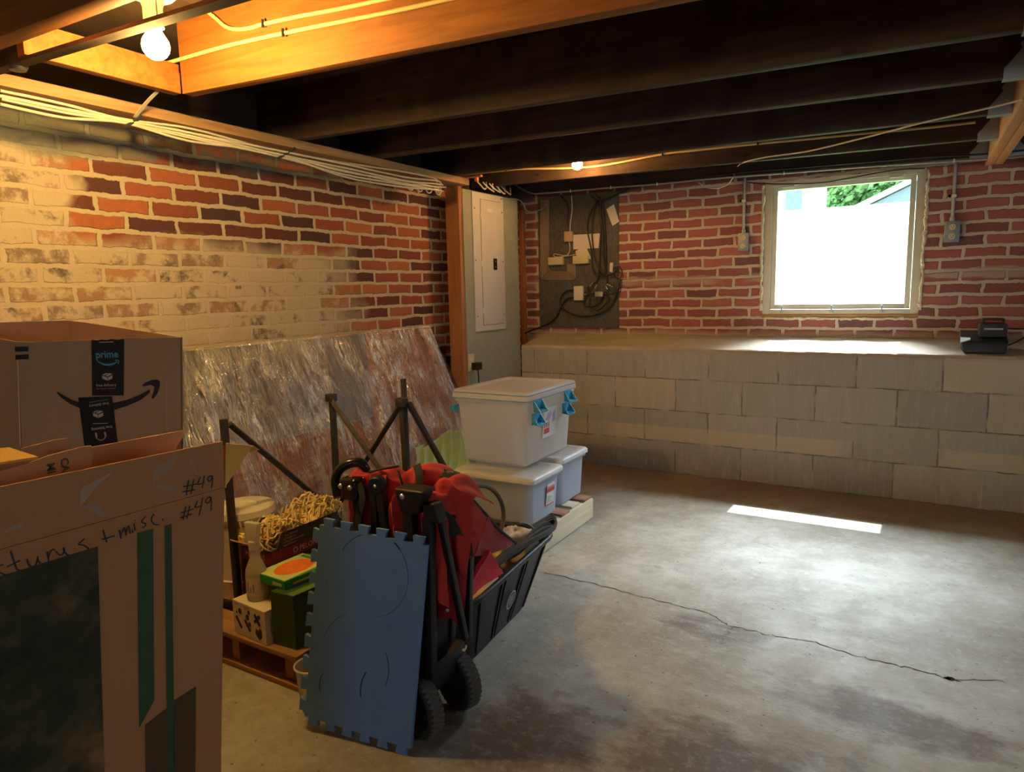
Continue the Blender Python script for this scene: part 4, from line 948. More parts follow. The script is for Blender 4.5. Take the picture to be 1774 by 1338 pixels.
# ------------------------------------------------------------------ battery charger on the ledge
ch = thing('battery_charger', 'black battery charger with a power tool battery on it, standing on the block ledge', 'battery charger', (2.61, 0.14, 0.801))
mb = MB()
z0 = 0.8008
mb.hexa([(2.522, 0.075, z0), (2.700, 0.075, z0), (2.705, 0.235, z0), (2.517, 0.235, z0), (2.505, 0.085, 0.862), (2.712, 0.085, 0.862), (2.712, 0.235, 0.912), (2.505, 0.235, 0.912)], 0.010, 3); part(mb, 'body', M['charger'], ch)
mb = MB(); mb.hexa([(2.506, 0.08, 0.851), (2.548, 0.074, 0.868), (2.548, 0.09, 0.874), (2.506, 0.11, 0.874), (2.506, 0.082, 0.858), (2.548, 0.076, 0.874), (2.548, 0.09, 0.880), (2.506, 0.11, 0.880)]); part(mb, 'grip_edge', M['galv'], ch, 0, 'shiny grey corner')
bt = MB(); bt.box((2.585, 0.095, 0.882), (2.705, 0.215, 0.952), 0.012); bt.box((2.596, 0.125, 0.948), (2.694, 0.21, 0.978), 0.010); ba = part(bt, 'battery', M['charger_b'], ch)
mb = MB(); F = Fr((2.645, 0.0945, 0.94), (1, 0, 0), (0, 0.35, 1)); mb2 = MB(); rect(mb2, Fr((2.645, 0.1255, 0.964), (1, 0, 0), (0, 0.3, 1)), -0.035, -0.006, 0.035, 0.006); part(mb2, 'label', M['redlabel'], ba, 0, 'faded red label')
rect(mb, Fr((2.645, 0.0945, 0.925), (1, 0, 0), (0, 0, 1)), -0.040, -0.004, 0.040, 0.004); part(mb, 'stripe', M['galv'], ba, 0)
mb = MB(); mb.tube([(2.708, 0.16, 0.835), (2.75, 0.17, 0.855), (2.80, 0.19, 0.885), (2.88, 0.21, 0.90), (2.99, 0.22, 0.86), (3.05, 0.22, 0.81)], 0.004, 8, 6); part(mb, 'cord', M['cable_b'], ch, 60)
mb = MB(); mb.tube([(2.70, 0.225, 0.92), (2.76, 0.23, 0.918), (2.83, 0.235, 0.915), (2.95, 0.24, 0.88)], 0.0035, 8, 6); part(mb, 'cord', M['cable_b'], ch, 60)
ch.location.y -= 0.045; ch.location.z += 0.012
rnd = random.Random(2)
mb = MB()
for i in range(46):
    x = rnd.choice((1.60, 1.86, 1.90, 1.95)) + rnd.gauss(0, 0.035); y = rnd.uniform(0.30, 0.365); z = 0.80 + 0.062 * (y / 0.38) ** 0.95 + 0.002
    a = V((x, y, z)); d = V((rnd.uniform(-1, 1), rnd.uniform(-0.6, 0.1), rnd.uniform(0, 0.5))) * 0.03
    mb.tube([a, a + d * 0.6 + V((0, 0, 0.004)), a + d], 0.0006, 4)
o = single(mb, 'dry_debris', M['cobweb'], 'dry pale shreds scattered at the back of the ledge below the window', 'debris'); o['kind'] = 'stuff'

# ================================================================== TOTES AND THEIR PALLET
pl = thing('wooden_pallet', 'low pale pallet with reddish slats under the stacked plastic totes', 'pallet', (0.62, -1.3, 0))
mb = MB(); mb.box((0.868, -1.63, 0.004), (0.900, -1.03, 0.108), 0.003); part(mb, 'side_board', M['pallet_w'], pl)
for x in (0.62, 0.37):
    mb = MB(); mb.box((x, -1.62, 0.0), (x + 0.035, -1.04, 0.100), 0.003); part(mb, 'stringer', M['pallet_w'], pl)
for k, y in enumerate((-1.625, -1.50, -1.375, -1.245, -1.12)):
    mb = MB(); mb.box((0.36, y, 0.1085), (0.892 - 0.01 * (k % 2), y + 0.085, 0.120), 0.002); part(mb, 'slat', M['pallet_r'] if k % 2 == 0 else M['pallet_w'], pl)
def tote(x0, x1, y0, y1, z0, zl, lh, inset, name, label, group, wallm, lidm, fill=None):
    t = thing(name, label, 'storage tote', ((x0 + x1) / 2, (y0 + y1) / 2, z0), group)
    # open tub: outer skin, inner skin
    def ring(i, z): return [(x0 + i, y0 + i, z), (x1 - i, y0 + i, z), (x1 - i, y1 - i, z), (x0 + i, y1 - i, z)]
    mb = MB(); th = 0.003; r = 0.025
    def loop(i, z, rr):
        pts = []
        for cx, cy, a0 in ((x1 - i - rr, y0 + i + rr, -PI / 2), (x1 - i - rr, y1 - i - rr, 0), (x0 + i + rr, y1 - i - rr, PI / 2), (x0 + i + rr, y0 + i + rr, PI)):
            for k in range(5): a = a0 + k * PI / 8; pts.append((cx + rr * math.cos(a), cy + rr * math.sin(a), z))
        return [mb.bm.verts.new(p) for p in pts]
    L = [loop(inset + 0.012, z0, 0.015), loop(inset, z0 + 0.012, r), loop(0.012, zl - 0.02, r), loop(0.0, zl - 0.018, r), loop(0.0, zl - 0.002, r), loop(0.006, zl - 0.002, r), loop(0.014, zl - 0.02, r), loop(inset + th, z0 + 0.014, r), loop(inset + 0.014, z0 + 0.005, 0.015)]
    for A, B in zip(L, L[1:]):
        for k in range(len(A)): mb.bm.faces.new((A[k], A[(k + 1) % len(A)], B[(k + 1) % len(B)], B[k]))
    mb.bm.faces.new(list(reversed(L[0]))); mb.bm.faces.new(L[-1])
    part(mb, 'body', wallm, t, 40)
    mb = MB(); o = 0.008
    def loop2(i, z, rr=0.025):
        pts = []
        for cx, cy, a0 in ((x1 - i - rr, y0 + i + rr, -PI / 2), (x1 - i - rr, y1 - i - rr, 0), (x0 + i + rr, y1 - i - rr, PI / 2), (x0 + i + rr, y0 + i + rr, PI)):
            for k in range(5): a = a0 + k * PI / 8; pts.append((cx + rr * math.cos(a), cy + rr * math.sin(a), z))
        return [mb.bm.verts.new(p) for p in pts]
    L = [loop2(0.0, zl + 0.0005), loop2(-o, zl - 0.004), loop2(-o, zl + lh * 0.55), loop2(-o + 0.006, zl + lh * 0.9), loop2(0.012, zl + lh), loop2(0.030, zl + lh * 0.98), loop2(0.038, zl + lh * 0.70)]
    for A, B in zip(L, L[1:]):
        for k in range(len(A)): mb.bm.faces.new((A[k], A[(k + 1) % len(A)], B[(k + 1) % len(B)], B[k]))
    mb.bm.faces.new(list(reversed(L[0]))); mb.bm.faces.new(L[-1])
    part(mb, 'lid', lidm, t, 40)
    return t
ta = tote(0.445, 0.868, -1.622, -1.318, 0.1205, 0.332, 0.022, 0.022, 'storage_tote', 'smoky plastic tote with a white lid, the nearer of the two on the pallet', 'lower totes', M['tote_grey'], M['tote_glid'])
mb = MB(); F = Fr((0.8535, -1.42, 0.235), (0, 1, 0), (0.1, 0, 1), 0.004); rect(mb, F, -0.045, -0.055, 0.030, 0.055, 0); la = part(mb, 'label', M['white'], ta, 0, 'red and white label')
mb = MB(); rect(mb, F, -0.045, 0.012, 0.030, 0.032, 0.0008); part(mb, 'red_band', M['redlabel'], la, 0)
mb = MB(); rect(mb, F, -0.045, -0.053, 0.030, -0.047, 0.0008); part(mb, 'red_line', M['redlabel'], la, 0)
mb = MB()
for k in range(4): rect(mb, F, -0.038 + k * 0.017, 0.034, -0.026 + k * 0.017, 0.040, 0.0008)
part(mb, 'red_print', M['redlabel'], la, 0)
mb = MB()
for k in range(4): rect(mb, F, -0.040, -0.012 - k * 0.009, -0.005 + 0.02 * (k % 2), -0.009 - k * 0.009, 0.0008)
part(mb, 'small_print', M['greyprint'], la, 0)
mb = MB(); mb.frus((0.47, -1.60, 0.135), (0.83, -1.34, 0.30), 0.02, 0.01); part(mb, 'contents', M['contents'], ta)
tb = tote(0.445, 0.855, -1.298, -1.000, 0.1205, 0.350, 0.022, 0.022, 'storage_tote', 'smoky plastic tote with a white lid, the farther of the two on the pallet', 'lower totes', M['tote_grey'], M['tote_glid'])
mb = MB(); mb.frus((0.47, -1.27, 0.135), (0.815, -1.03, 0.31), 0.02, 0.01); part(mb, 'contents', M['contents'], tb)
# big clear box with blue latches on top
ub = tote(0.408, 0.815, -1.560, -1.050, 0.376, 0.690, 0.040, 0.030, 'storage_tote', 'large clear plastic tote with blue latches, on top of the stack', None, M['tote_clear'], M['tote_lid'])
mb = MB()
def lp(i, z, rr=0.025, x0=0.408, x1=0.815, y0=-1.56, y1=-1.05):
    pts = []
    for cx, cy, a0 in ((x1 - i - rr, y0 + i + rr, -PI / 2), (x1 - i - rr, y1 - i - rr, 0), (x0 + i + rr, y1 - i - rr, PI / 2), (x0 + i + rr, y0 + i + rr, PI)):
        for k in range(5): a = a0 + k * PI / 8; pts.append((cx + rr * math.cos(a), cy + rr * math.sin(a), z))
    return pts
for zz, ii in ((0.690, -0.0095), (0.716, -0.0075)):
    P_ = lp(ii, zz); mb.tube(P_ + [P_[0], P_[1]], 0.0024, 6)
part(mb, 'gasket', M['gasket'], ub, 60)
for yc, nm in ((-1.478, 'near'), (-1.165, 'far')):
    for xs, s_ in ((0.818, 1),):
        for zc_, open_ in ((0.664, 1), (0.602, 0)):
            mb = MB(); x = xs + (0.006 if open_ else -0.006); w = 0.038
            # clip back plate, folded lever and lip
            mb.hexa([(x, yc - w, zc_ - 0.026), (x + 0.006, yc - w, zc_ - 0.026), (x + 0.006, yc + w, zc_ - 0.026), (x, yc + w, zc_ - 0.026), (x, yc - w * 0.9, zc_ + 0.026), (x + 0.006, yc - w * 0.9, zc_ + 0.026), (x + 0.006, yc + w * 0.9, zc_ + 0.026), (x, yc + w * 0.9, zc_ + 0.026)], 0.002)
            mb.hexa([(x + 0.006, yc - w, zc_ - 0.024), (x + 0.040, yc - w, zc_ - 0.030), (x + 0.040, yc + w, zc_ - 0.030), (x + 0.006, yc + w, zc_ - 0.024), (x + 0.006, yc - w, zc_ - 0.018), (x + 0.040, yc - w, zc_ - 0.025), (x + 0.040, yc + w, zc_ - 0.025), (x + 0.006, yc + w, zc_ - 0.018)], 0.001)
            for sy in (-1, 1):
                mb.prism([(x + 0.004, yc + sy * w, zc_ + 0.024), (x + 0.012, yc + sy * w, zc_ + 0.012), (x + 0.036, yc + sy * w, zc_ - 0.024), (x + 0.004, yc + sy * w, zc_ - 0.024)], (0, -sy * 0.003, 0))
            part(mb, 'latch', M['latch'], ub, 25, 'blue latch')
mb = MB(); mb.box((0.384, -1.545, 0.615), (0.400, -1.475, 0.645), 0.002); part(mb, 'latch', M['latch'], ub, 25, 'blue latch')
mb = MB(); F = Fr((0.7975, -1.32, 0.56), (0, 1, 0), (0.08, 0, 1), 0.006); rect(mb, F, -0.065, -0.075, 0.070, 0.070); la = part(mb, 'label', M['white'], ub, 0, 'white printed label')
mb = MB(); rect(mb, F, -0.055, -0.055, 0.0, -0.03, 0.0008)
for k in range(3): rect(mb, F, -0.055 + 0.02 * k, -0.025, -0.045 + 0.02 * k, 0.0, 0.0008)
part(mb, 'red_print', M['redlabel'], la, 0)
mb = MB(); poly(mb, F, [(-0.05, 0.01), (-0.02, 0.045), (0.01, 0.05), (0.02, 0.03), (-0.01, 0.005)], 0.0008); poly(mb, F, [(0.025, -0.01), (0.055, 0.0), (0.055, 0.05), (0.03, 0.04)], 0.0008); part(mb, 'picture_print', M['bluep'], la, 0)
# pale green pleated fabric over something dark, behind the totes
gf = thing('folded_cushion', 'pale green pleated fabric folded over a black frame, between the foil sheets and totes', 'cushion', (0.3, -1.45, 0))
def gfn(u, v):
    x = 0.155 + 0.30 * u; pl_ = abs(((u * 6.5 + 0.25 * v) % 1.0) - 0.5) * 2
    y = -1.50 + 0.10 * u - 0.05 * pl_ - 0.17 * v * v
    z = 0.425 + 0.10 * u ** 0.8 - 0.012 * pl_ - 0.02 * math.sin(u * 9) * (1 - v) - v * (0.33 - 0.05 * u)
    if v > 0: x += v * (0.055 - 0.03 * u)
    return (x, y, z)
mb = MB(); mb.grid(gfn, 78, 16, 0.004); part(mb, 'fabric', M['greenfab'], gf, 50)
mb = MB(); mb.hexa([(0.18, -1.50, 0.0), (0.35, -1.50, 0.0), (0.35, -1.36, 0.0), (0.18, -1.36, 0.0), (0.17, -1.475, 0.40), (0.35, -1.435, 0.45), (0.35, -1.37, 0.45), (0.17, -1.39, 0.40)], 0.01); part(mb, 'frame', M['black'], gf, 30, 'black inner frame')
mb = MB(); mb.grid(lambda u, v: (0.150 + 0.010 * u + 0.01 * math.sin(v * 5), -1.505 - 0.035 * u, 0.425 - 0.10 * v - 0.01 * u), 4, 10, 0.003); part(mb, 'loose_flap', M['greenfab'], gf, 50)

# ================================================================== SHEETS LEANING ON THE BRICK WALL
SA, SB = V((XL + 0.012, 0, 0.960)), V((0.125, 0, 0.0))     # top and foot of the leaning plane (x, z)
sd = (SB - SA); sn = V((-sd.z, 0, sd.x)).normalized(); 
if sn.x < 0: sn = -sn
def lean(y, s, off=0.0):                            # s = 0 at the top, 1 at the floor
    p = SA + sd * s + sn * off; return V((p.x, y, p.z))
def slab(y0, y1, s0, s1, o0, o1, name, mat, label, cat, group=None):
    mb = MB(); mb.hexa([lean(y0, s1, o0), lean(y0, s1, o1), lean(y1, s1, o1), lean(y1, s1, o0), lean(y0, s0, o0), lean(y0, s0, o1), lean(y1, s0, o1), lean(y1, s0, o0)], 0.002)
    return single(mb, name, mat, label, cat, group, 20)
slab(-3.25, -0.84, 0.0, 0.985, 0.0, 0.016, 'board_sheet', M['redply'], 'large reddish brown sheet leaning on the brick wall under clear film', 'sheet')
mb = MB(); y0, y1 = -2.95, -1.50
A = [lean(-3.0, 0.425, 0.0165), lean(-3.0, 0.425, 0.024), lean(-1.575, 0.425, 0.024), lean(-1.575, 0.425, 0.0165), lean(-3.0, -0.004, 0.0165), lean(-3.0, -0.004, 0.024), lean(-1.405, -0.004, 0.024), lean(-1.405, -0.004, 0.0165)]
mb.hexa(A, 0.002); single(mb, 'insulation_board', M['foil'], 'grey foil board on the upper half of the leaning red sheet', 'sheet', None, 20)
rnd = random.Random(17)
from mathutils import noise as mnoise
def film(u, v):
    y = -3.20 + u * 2.385 - 0.0; s = -0.012 + v * 0.99
    k = abs(mnoise.noise(V((y * 14 + s * 2, s * 3.0, 0.3)))) * 0.9 + abs(mnoise.noise(V((y * 33 - s * 5, s * 5.0, 4.3)))) * 0.45 + 0.25 * abs(mnoise.noise(V((y * 5, s * 15.0, 9.3))))
    gap = 0.0255 + 0.022 * k
    if u > 0.985: gap = 0.020
    return lean(y, s, gap)
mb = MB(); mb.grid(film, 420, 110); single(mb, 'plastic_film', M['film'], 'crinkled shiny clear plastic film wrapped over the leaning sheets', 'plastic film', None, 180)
def film2(u, v):
    y = -0.90 + u * (0.15 + 0.10 * v); s = 0.02 + v * 0.55
    return lean(y, s, -0.03 + 0.04 * (1 - u) + 0.008 * mnoise.noise(V((y * 30, s * 9, 2))))
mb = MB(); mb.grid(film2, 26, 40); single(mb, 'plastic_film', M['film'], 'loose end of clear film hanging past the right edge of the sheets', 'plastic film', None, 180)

# ================================================================== BLACK FOLDING FRAME
fr = thing('zigzag_stand', 'dark metal folding frame with zigzag bars, standing in front of the film', 'frame', (0.45, -2.5, 0.0))
fa, fb, fc = V((0.346, -2.771, 0)), V((0.292, -2.235, 0)), V((0.665, -2.24, 0))
def bar(p, q, w=0.011, name='bar', r2=None):
    mb = MB(); p, q = V(p), V(q); d = (q - p).normalized(); a = d.orthogonal().normalized() if abs(d.z) < 0.9 else V((1, 0, 0)); b = d.cross(a).normalized(); a = b.cross(d)
    pts = [p + a * x * w + b * y * w for x, y in ((-1, -1), (1, -1), (1, 1), (-1, 1))]; qts = [v + (q - p) for v in pts]
    mb.hexa(pts + qts, 0.003); part(mb, name, M['dkmetal'], fr, 25)
fz = 0.782
bar(fa + V((0, 0, 0.116)), fa + V((0, 0, 0.790)), 0.0105, 'upright')
bar(fb, fb + V((0.008, 0, fz)), 0.0105, 'upright'); bar(fc + V((0.012, 0, 0)), fc + V((0, 0, fz + 0.01)), 0.0105, 'upright')
bar(fc + V((0.010, 0.0, 0.3)), fc + V((0.0, 0.012, 0.872)), 0.0085, 'upright')
bar(fa + V((0.012, 0.012, 0.772)), fb + V((0.02, -0.05, 0.33)), 0.009)
bar(fb + V((0.012, -0.014, fz - 0.005)), fc + V((0.05, -0.014, 0.34)), 0.009)
bar(fc + V((-0.012, 0.014, fz + 0.0)), fb + V((0.0, 0.014, 0.335)), 0.009)
bar(fc + V((0.016, 0.016, fz)), fc + V((0.16, 0.16, 0.36)), 0.009)
for p in (fb + V((0.01, -0.008, fz)), fc + V((0, -0.004, fz + 0.005))):
    mb = MB(); mb.box(p - V((0.018, 0.018, 0.018)), p + V((0.018, 0.018, 0.014)), 0.005); part(mb, 'corner_joint', M['dkmetal'], fr, 30)

# ================================================================== OLD PALLET WITH SMALL THINGS
p2 = thing('wooden_pallet', 'old brown pallet on the floor behind the tall brown box, carrying small boxes', 'pallet', (0.4, -2.6, 0))
for k, y in enumerate((-2.888, -2.72, -2.56, -2.40)):
    mb = MB(); mb.box((0.17, y, 0.096), (0.752, y + 0.11, 0.114), 0.003); part(mb, 'deck_board', M['pallet_b'], p2)
for x in (0.680, 0.43, 0.18):
    mb = MB(); mb.box((x, -2.87, 0.0185), (x + 0.036, -2.29, 0.0955), 0.003); part(mb, 'stringer', M['pallet_b'], p2)
for y in (-2.888, -2.40):
    mb = MB(); mb.box((0.17, y, 0.0), (0.754, y + 0.10, 0.018), 0.003); part(mb, 'bottom_board', M['pallet_b'], p2)
# white can
wc = thing('step_can', 'white plastic can with a rounded lid behind the black frame post', 'can', (0.265, -2.665, 0.115))
cx, cy = 0.265, -2.665
mb = MB(); mb.lathe([(0, 0.1145), (0.108, 0.1145), (0.110, 0.14), (0.106, 0.142)], (cx, cy, 0), 36); part(mb, 'base', M['black'], wc, 40, 'black base')
mb = MB(); mb.lathe([(0.102, 0.142), (0.106, 0.20), (0.110, 0.21), (0.106, 0.215), (0.112, 0.40), (0.112, 0.405)], (cx, cy, 0), 36); part(mb, 'body', M['can'], wc, 40)
mb = MB(); mb.lathe([(0.1125, 0.405), (0.1145, 0.408), (0.1145, 0.430), (0.1125, 0.432)], (cx, cy, 0), 36); part(mb, 'rim_band', M['can_grey'], wc, 40, 'grey band')
mb = MB(); mb.lathe([(0.1135, 0.432), (0.110, 0.452), (0.05, 0.456), (0.044, 0.450), (0.0, 0.449)], (cx, cy, 0), 36); part(mb, 'lid', M['can'], wc, 40)
# heater box with yarn on top
hb = thing('heater_box', 'dark red and black heater carton with an open flap, full of yellow yarn', 'box', (0.40, -2.58, 0.115))
hx0, hx1, hy0, hy1, hz = 0.335, 0.500, -2.742, -2.44, 0.345
mb = MB(); th = 0.004
for a, b in (((hx0, hy0, 0.115), (hx0 + th, hy1, hz)), ((hx1 - th, hy0, 0.115), (hx1, hy1, hz)), ((hx0 + th, hy0, 0.115), (hx1 - th, hy0 + th, hz)), ((hx0 + th, hy1 - th, 0.115), (hx1 - th, hy1, hz)), ((hx0 + th, hy0 + th, 0.115), (hx1 - th, hy1 - th, 0.12))): mb.box(a, b)
part(mb, 'carton', M['boxdark'], hb, 0)
mb = MB(); mb.hexa([(hx1 - 0.003, hy0 + 0.02, hz), (hx1, hy0 + 0.02, hz), (hx1, hy1, hz), (hx1 - 0.003, hy1, hz), (hx1 + 0.010, hy0 + 0.035, hz + 0.058), (hx1 + 0.013, hy0 + 0.035, hz + 0.058), (hx1 + 0.013, hy1 - 0.01, hz + 0.058), (hx1 + 0.010, hy1 - 0.01, hz + 0.058)]); fl2 = part(mb, 'flap', M['boxdark'], hb, 0)
mb = MB(); mb.hexa([(hx0, hy0 - 0.0, hz), (hx1 - 0.02, hy0, hz), (hx1 - 0.02, hy0 + 0.003, hz), (hx0, hy0 + 0.003, hz), (hx0 + 0.02, hy0 - 0.05, hz + 0.035), (hx1 - 0.05, hy0 - 0.05, hz + 0.035), (hx1 - 0.05, hy0 - 0.047, hz + 0.038), (hx0 + 0.02, hy0 - 0.047, hz + 0.038)]); part(mb, 'flap', M['card_mid'], hb, 0, 'brown inside of an end flap')
F = Fr((hx1, hy0, hz), (0, 1, 0), (0, 0, 1)); mb = MB(); rect(mb, F, 0, -0.040, hy1 - hy0, -0.004); part(mb, 'red_band', M['boxred'], hb, 0)
Fe = Fr((hx0, hy0, hz), (1, 0, 0), (0, 0, 1)); mb = MB(); rect(mb, Fe, 0, -0.045, hx1 - hx0, -0.006); part(mb, 'red_band', M['boxred'], hb, 0)
mb = MB(); text(mb, F, 'PELONIS', 0.026, 0.115, -0.032, 0.01, z=0.0006)
mb.lathe([(0.0065, 0.0), (0.0065, 0.0008), (0.0105, 0.0008), (0.0105, 0.0)], F(0.098, -0.023, 0.0004), 20, (1, 0, 0))
decal(mb, 'brand_lettering', M['tapecream'], hb)
mb = MB(); text(mb, F, 'Fan Forced Heater', 0.026, 0.075, -0.072, 0.012); text(mb, Fe, 'PELONIS', 0.026, 0.030, -0.034, 0.015, z=0.0006); decal(mb, 'box_lettering', M['tapecream'], hb)
Ff = Fr((hx1 + 0.0006, hy0 + 0.03, hz), (0, 1, 0), (0.013, 0, 0.058)); mb = MB()
for k, s_ in enumerate(('Fan Forced', 'Calefactor', 'Chaufferette avec', 'ventilateur')): text(mb, Ff, s_, 0.0125, 0.016, 0.043 - 0.0125 * k, 0.0, z=0.001)
decal(mb, 'flap_lettering', M['tapecream'], fl2)
# yarn
rnd = random.Random(31)
mb = MB()
def strand(p, n, step, r):
    pts = [V(p)]; d = V((rnd.uniform(-1, 1), rnd.uniform(-1, 1), rnd.uniform(-0.2, 0.6))).normalized()
    for k in range(n):
        d = (d + V((rnd.gauss(0, 0.75), rnd.gauss(0, 0.75), rnd.gauss(0, 0.6)))).normalized(); q = pts[-1] + d * step
        top = 0.385 + 0.045 * math.exp(-((q.y + 2.66) / 0.06) ** 2) + 0.07 * math.exp(-((q.y + 2.45) / 0.06) ** 2)
        q.x = min(max(q.x, 0.33), 0.497); q.y = min(max(q.y, -2.765), -2.41); q.z = min(max(q.z, 0.30 if -2.735 < q.y < -2.45 else 0.352), top)
        pts.append(q)
    mb.tube(pts, r, 5, 3)
for i in range(330):
    y = rnd.uniform(-2.76, -2.40); strand((rnd.uniform(0.34, 0.49), y, 0.36 + rnd.uniform(0, 0.08)), 9, 0.0125, 0.0031)
single(mb, 'yarn_heap', M['yarn'], 'heap of curly yellow cotton yarn spilling over the heater carton', 'yarn', None, 80)
# small white carton with black pictures
sb = thing('small_carton', 'small white carton with black gadget pictures, at the front edge of the old pallet', 'box', (0.535, -2.84, 0.115))
ang = math.atan2(-0.014, 0.168); Ms = Matrix.Translation((0.452, -2.871, 0)) @ Matrix.Rotation(ang, 4, 'Z')
mb = MB(); mb.box((0, 0, 0.1148), (0.170, 0.085, 0.226), 0.0012, Ms); part(mb, 'carton', M['whitebox'], sb, 0)
F = Fr(Ms @ V((0, 0, 0.1148)), Ms.to_3x3() @ V((1, 0, 0)), (0, 0, 1)); mb = MB()
def gad(x, y, a, l, w):
    c, s_ = math.cos(a), math.sin(a); poly(mb, F, [(x + c * i * l - s_ * j * w, y + s_ * i * l + c * j * w) for i, j in ((-1, -1), (1, -1), (1, 1), (-1, 1))])
for x, y, a, l, w in ((0.030, 0.042, -0.9, 0.022, 0.006), (0.076, 0.042, -0.9, 0.021, 0.006), (0.088, 0.05, 0.5, 0.006, 0.006), (0.130, 0.075, -0.9, 0.020, 0.006), (0.136, 0.084, 0.6, 0.012, 0.006), (0.120, 0.068, 0.6, 0.008, 0.005)): gad(x, y, a, l, w)
poly(mb, F, [(0.115, 0.028), (0.122, 0.046), (0.132, 0.04), (0.140, 0.05), (0.150, 0.046), (0.151, 0.024), (0.136, 0.008)])
for x, y, r in ((0.040, 0.081, 0.009), (0.078, 0.070, 0.009), (0.087, 0.088, 0.006), (0.022, 0.074, 0.004)):
    poly(mb, F, [(x + r * math.cos(k * PI / 6), y + r * 1.15 * math.sin(k * PI / 6)) for k in range(12)])
part(mb, 'picture_print', M['ink'], sb, 0)
mb = MB()
for x, w in ((0.012, 0.022), (0.062, 0.032), (0.064, 0.02)): rect(mb, F, x, 0.1005 if w != 0.02 else 0.094, x + w, 0.1045 if w != 0.02 else 0.097)
rect(mb, Fr(Ms @ V((0.170, 0, 0.1148)), Ms.to_3x3() @ V((0, 1, 0)), (0, 0, 1)), 0.018, 0.03, 0.024, 0.085); part(mb, 'text_print', M['greyprint'], sb, 0)
# spray bottle
bo = thing('spray_bottle', 'milky spray bottle without colour, standing on the small white carton', 'bottle', (0.538, -2.826, 0.2265))
bx, by, bz = 0.520, -2.825, 0.2268
mb = MB(); mb.lathe([(0, 0), (0.030, 0), (0.033, 0.006), (0.033, 0.085), (0.031, 0.10), (0.022, 0.122), (0.0165, 0.135), (0.0155, 0.168), (0.013, 0.172), (0.0, 0.172)], (bx, by, bz), 32); part(mb, 'bottle_body', M['bottle'], bo, 50)
mb = MB(); mb.lathe([(0.0335, 0.018), (0.0335, 0.078)], (bx, by, bz), 32); lab = part(mb, 'label', M['whitebox'], bo, 60, 'pale printed label')
mb = MB()
for k in range(5):
    a0 = -2.2 + 0.28 * k
    mb.prism([V((bx + 0.0338 * math.cos(a), by + 0.0338 * math.sin(a), bz + z)) for a, z in ((a0, 0.03), (a0 + 0.16, 0.03), (a0 + 0.16, 0.05 + 0.008 * (k % 3)), (a0, 0.05 + 0.008 * (k % 3)))], (0.0004 * math.cos(a0), 0.0004 * math.sin(a0), 0))
part(mb, 'label_print', M['greyprint'], lab, 0)
mb = MB(); mb.lathe([(0.0, 0.165), (0.0175, 0.165), (0.0175, 0.19), (0.014, 0.194), (0, 0.194)], (bx, by, bz), 24); hd = part(mb, 'cap', M['sprayer'], bo)
mb = MB(); d = V((-0.80, -0.10, 0)).normalized(); s_ = V((-d.y, d.x, 0)); c = V((bx, by, bz))
def hp(a, b, z): return c + d * a + s_ * b + V((0, 0, z))
mb.hexa([hp(-0.014, -0.011, 0.190), hp(0.014, -0.011, 0.190), hp(0.014, 0.011, 0.190), hp(-0.014, 0.011, 0.190), hp(-0.030, -0.009, 0.252), hp(0.028, -0.009, 0.252), hp(0.028, 0.009, 0.252), hp(-0.030, 0.009, 0.252)], 0.003)
part(mb, 'spray_head', M['sprayer'], bo)
mb = MB(); mb.tube([hp(0.016, 0, 0.236), hp(0.03, 0, 0.222), hp(0.030, 0, 0.200), hp(0.036, 0, 0.182)], 0.004, 8, 4); part(mb, 'trigger', M['sprayer'], bo)
# green carton
gb = thing('light_carton', 'dark green light bulb carton standing on the front corner of the old pallet', 'box', (0.68, -2.80, 0.115))
mb = MB(); mb.hexa([(0.629, -2.864, 0.1148), (0.722, -2.858, 0.1148), (0.735, -2.745, 0.1148), (0.642, -2.745, 0.1148), (0.629, -2.864, 0.288), (0.722, -2.858, 0.288), (0.735, -2.745, 0.288), (0.642, -2.745, 0.288)], 0.001); part(mb, 'carton', M['greenbox'], gb, 0)
mb = MB(); mb.prism([(0.695, -2.855, 0.2884), (0.7215, -2.8575, 0.2884), (0.734, -2.75, 0.2884), (0.708, -2.75, 0.2884)], (0, 0, 0.0006)); part(mb, 'top_panel', M['greenlid'], gb, 0, 'lighter green top')
F = Fr((0.722, -2.858, 0.1148), (0.115, 1, 0), (0, 0, 1)); mb = MB(); text(mb, F, 'LED', 0.022, 0.035, 0.060, 0.01); decal(mb, 'lettering', M['greenlid'], gb)
# flat green and orange box
ob = thing('flat_box', 'flat green box with an orange picture, lying on the green carton', 'box', (0.60, -2.75, 0.29))
A, B, C_, D_ = V((0.527, -2.835, 0)), V((0.668, -2.840, 0)), V((0.690, -2.665, 0)), V((0.552, -2.640, 0)); zb, zt_ = 0.2895, 0.3165
mb = MB(); mb.hexa([p + V((0, 0, zb)) for p in (A, B, C_, D_)] + [p + V((0, 0, zt_)) for p in (A, B, C_, D_)], 0.001); part(mb, 'carton', M['green'], ob, 0)
Ft = Fr(A + V((0, 0, zt_)), B - A, D_ - A); mb = MB(); rect(mb, Ft, 0.004, 0.004, 0.138, 0.188); tp = part(mb, 'top_print', M['ltgreen'], ob, 0, 'pale green top')
mb = MB(); poly(mb, Ft, [(0.075 + 0.05 * math.cos(k * PI / 8), 0.095 + 0.072 * math.sin(k * PI / 8)) for k in range(16)], 0.0006); part(mb, 'picture', M['orange'], tp, 0, 'orange picture')
mb = MB(); text(mb, Ft, 'scrub', 0.03, 0.04, 0.15, 0.01, z=0.0008) if False else rect(mb, Ft, 0.02, 0.165, 0.12, 0.180, 0.0006); part(mb, 'green_bar', M['green'], tp, 0)
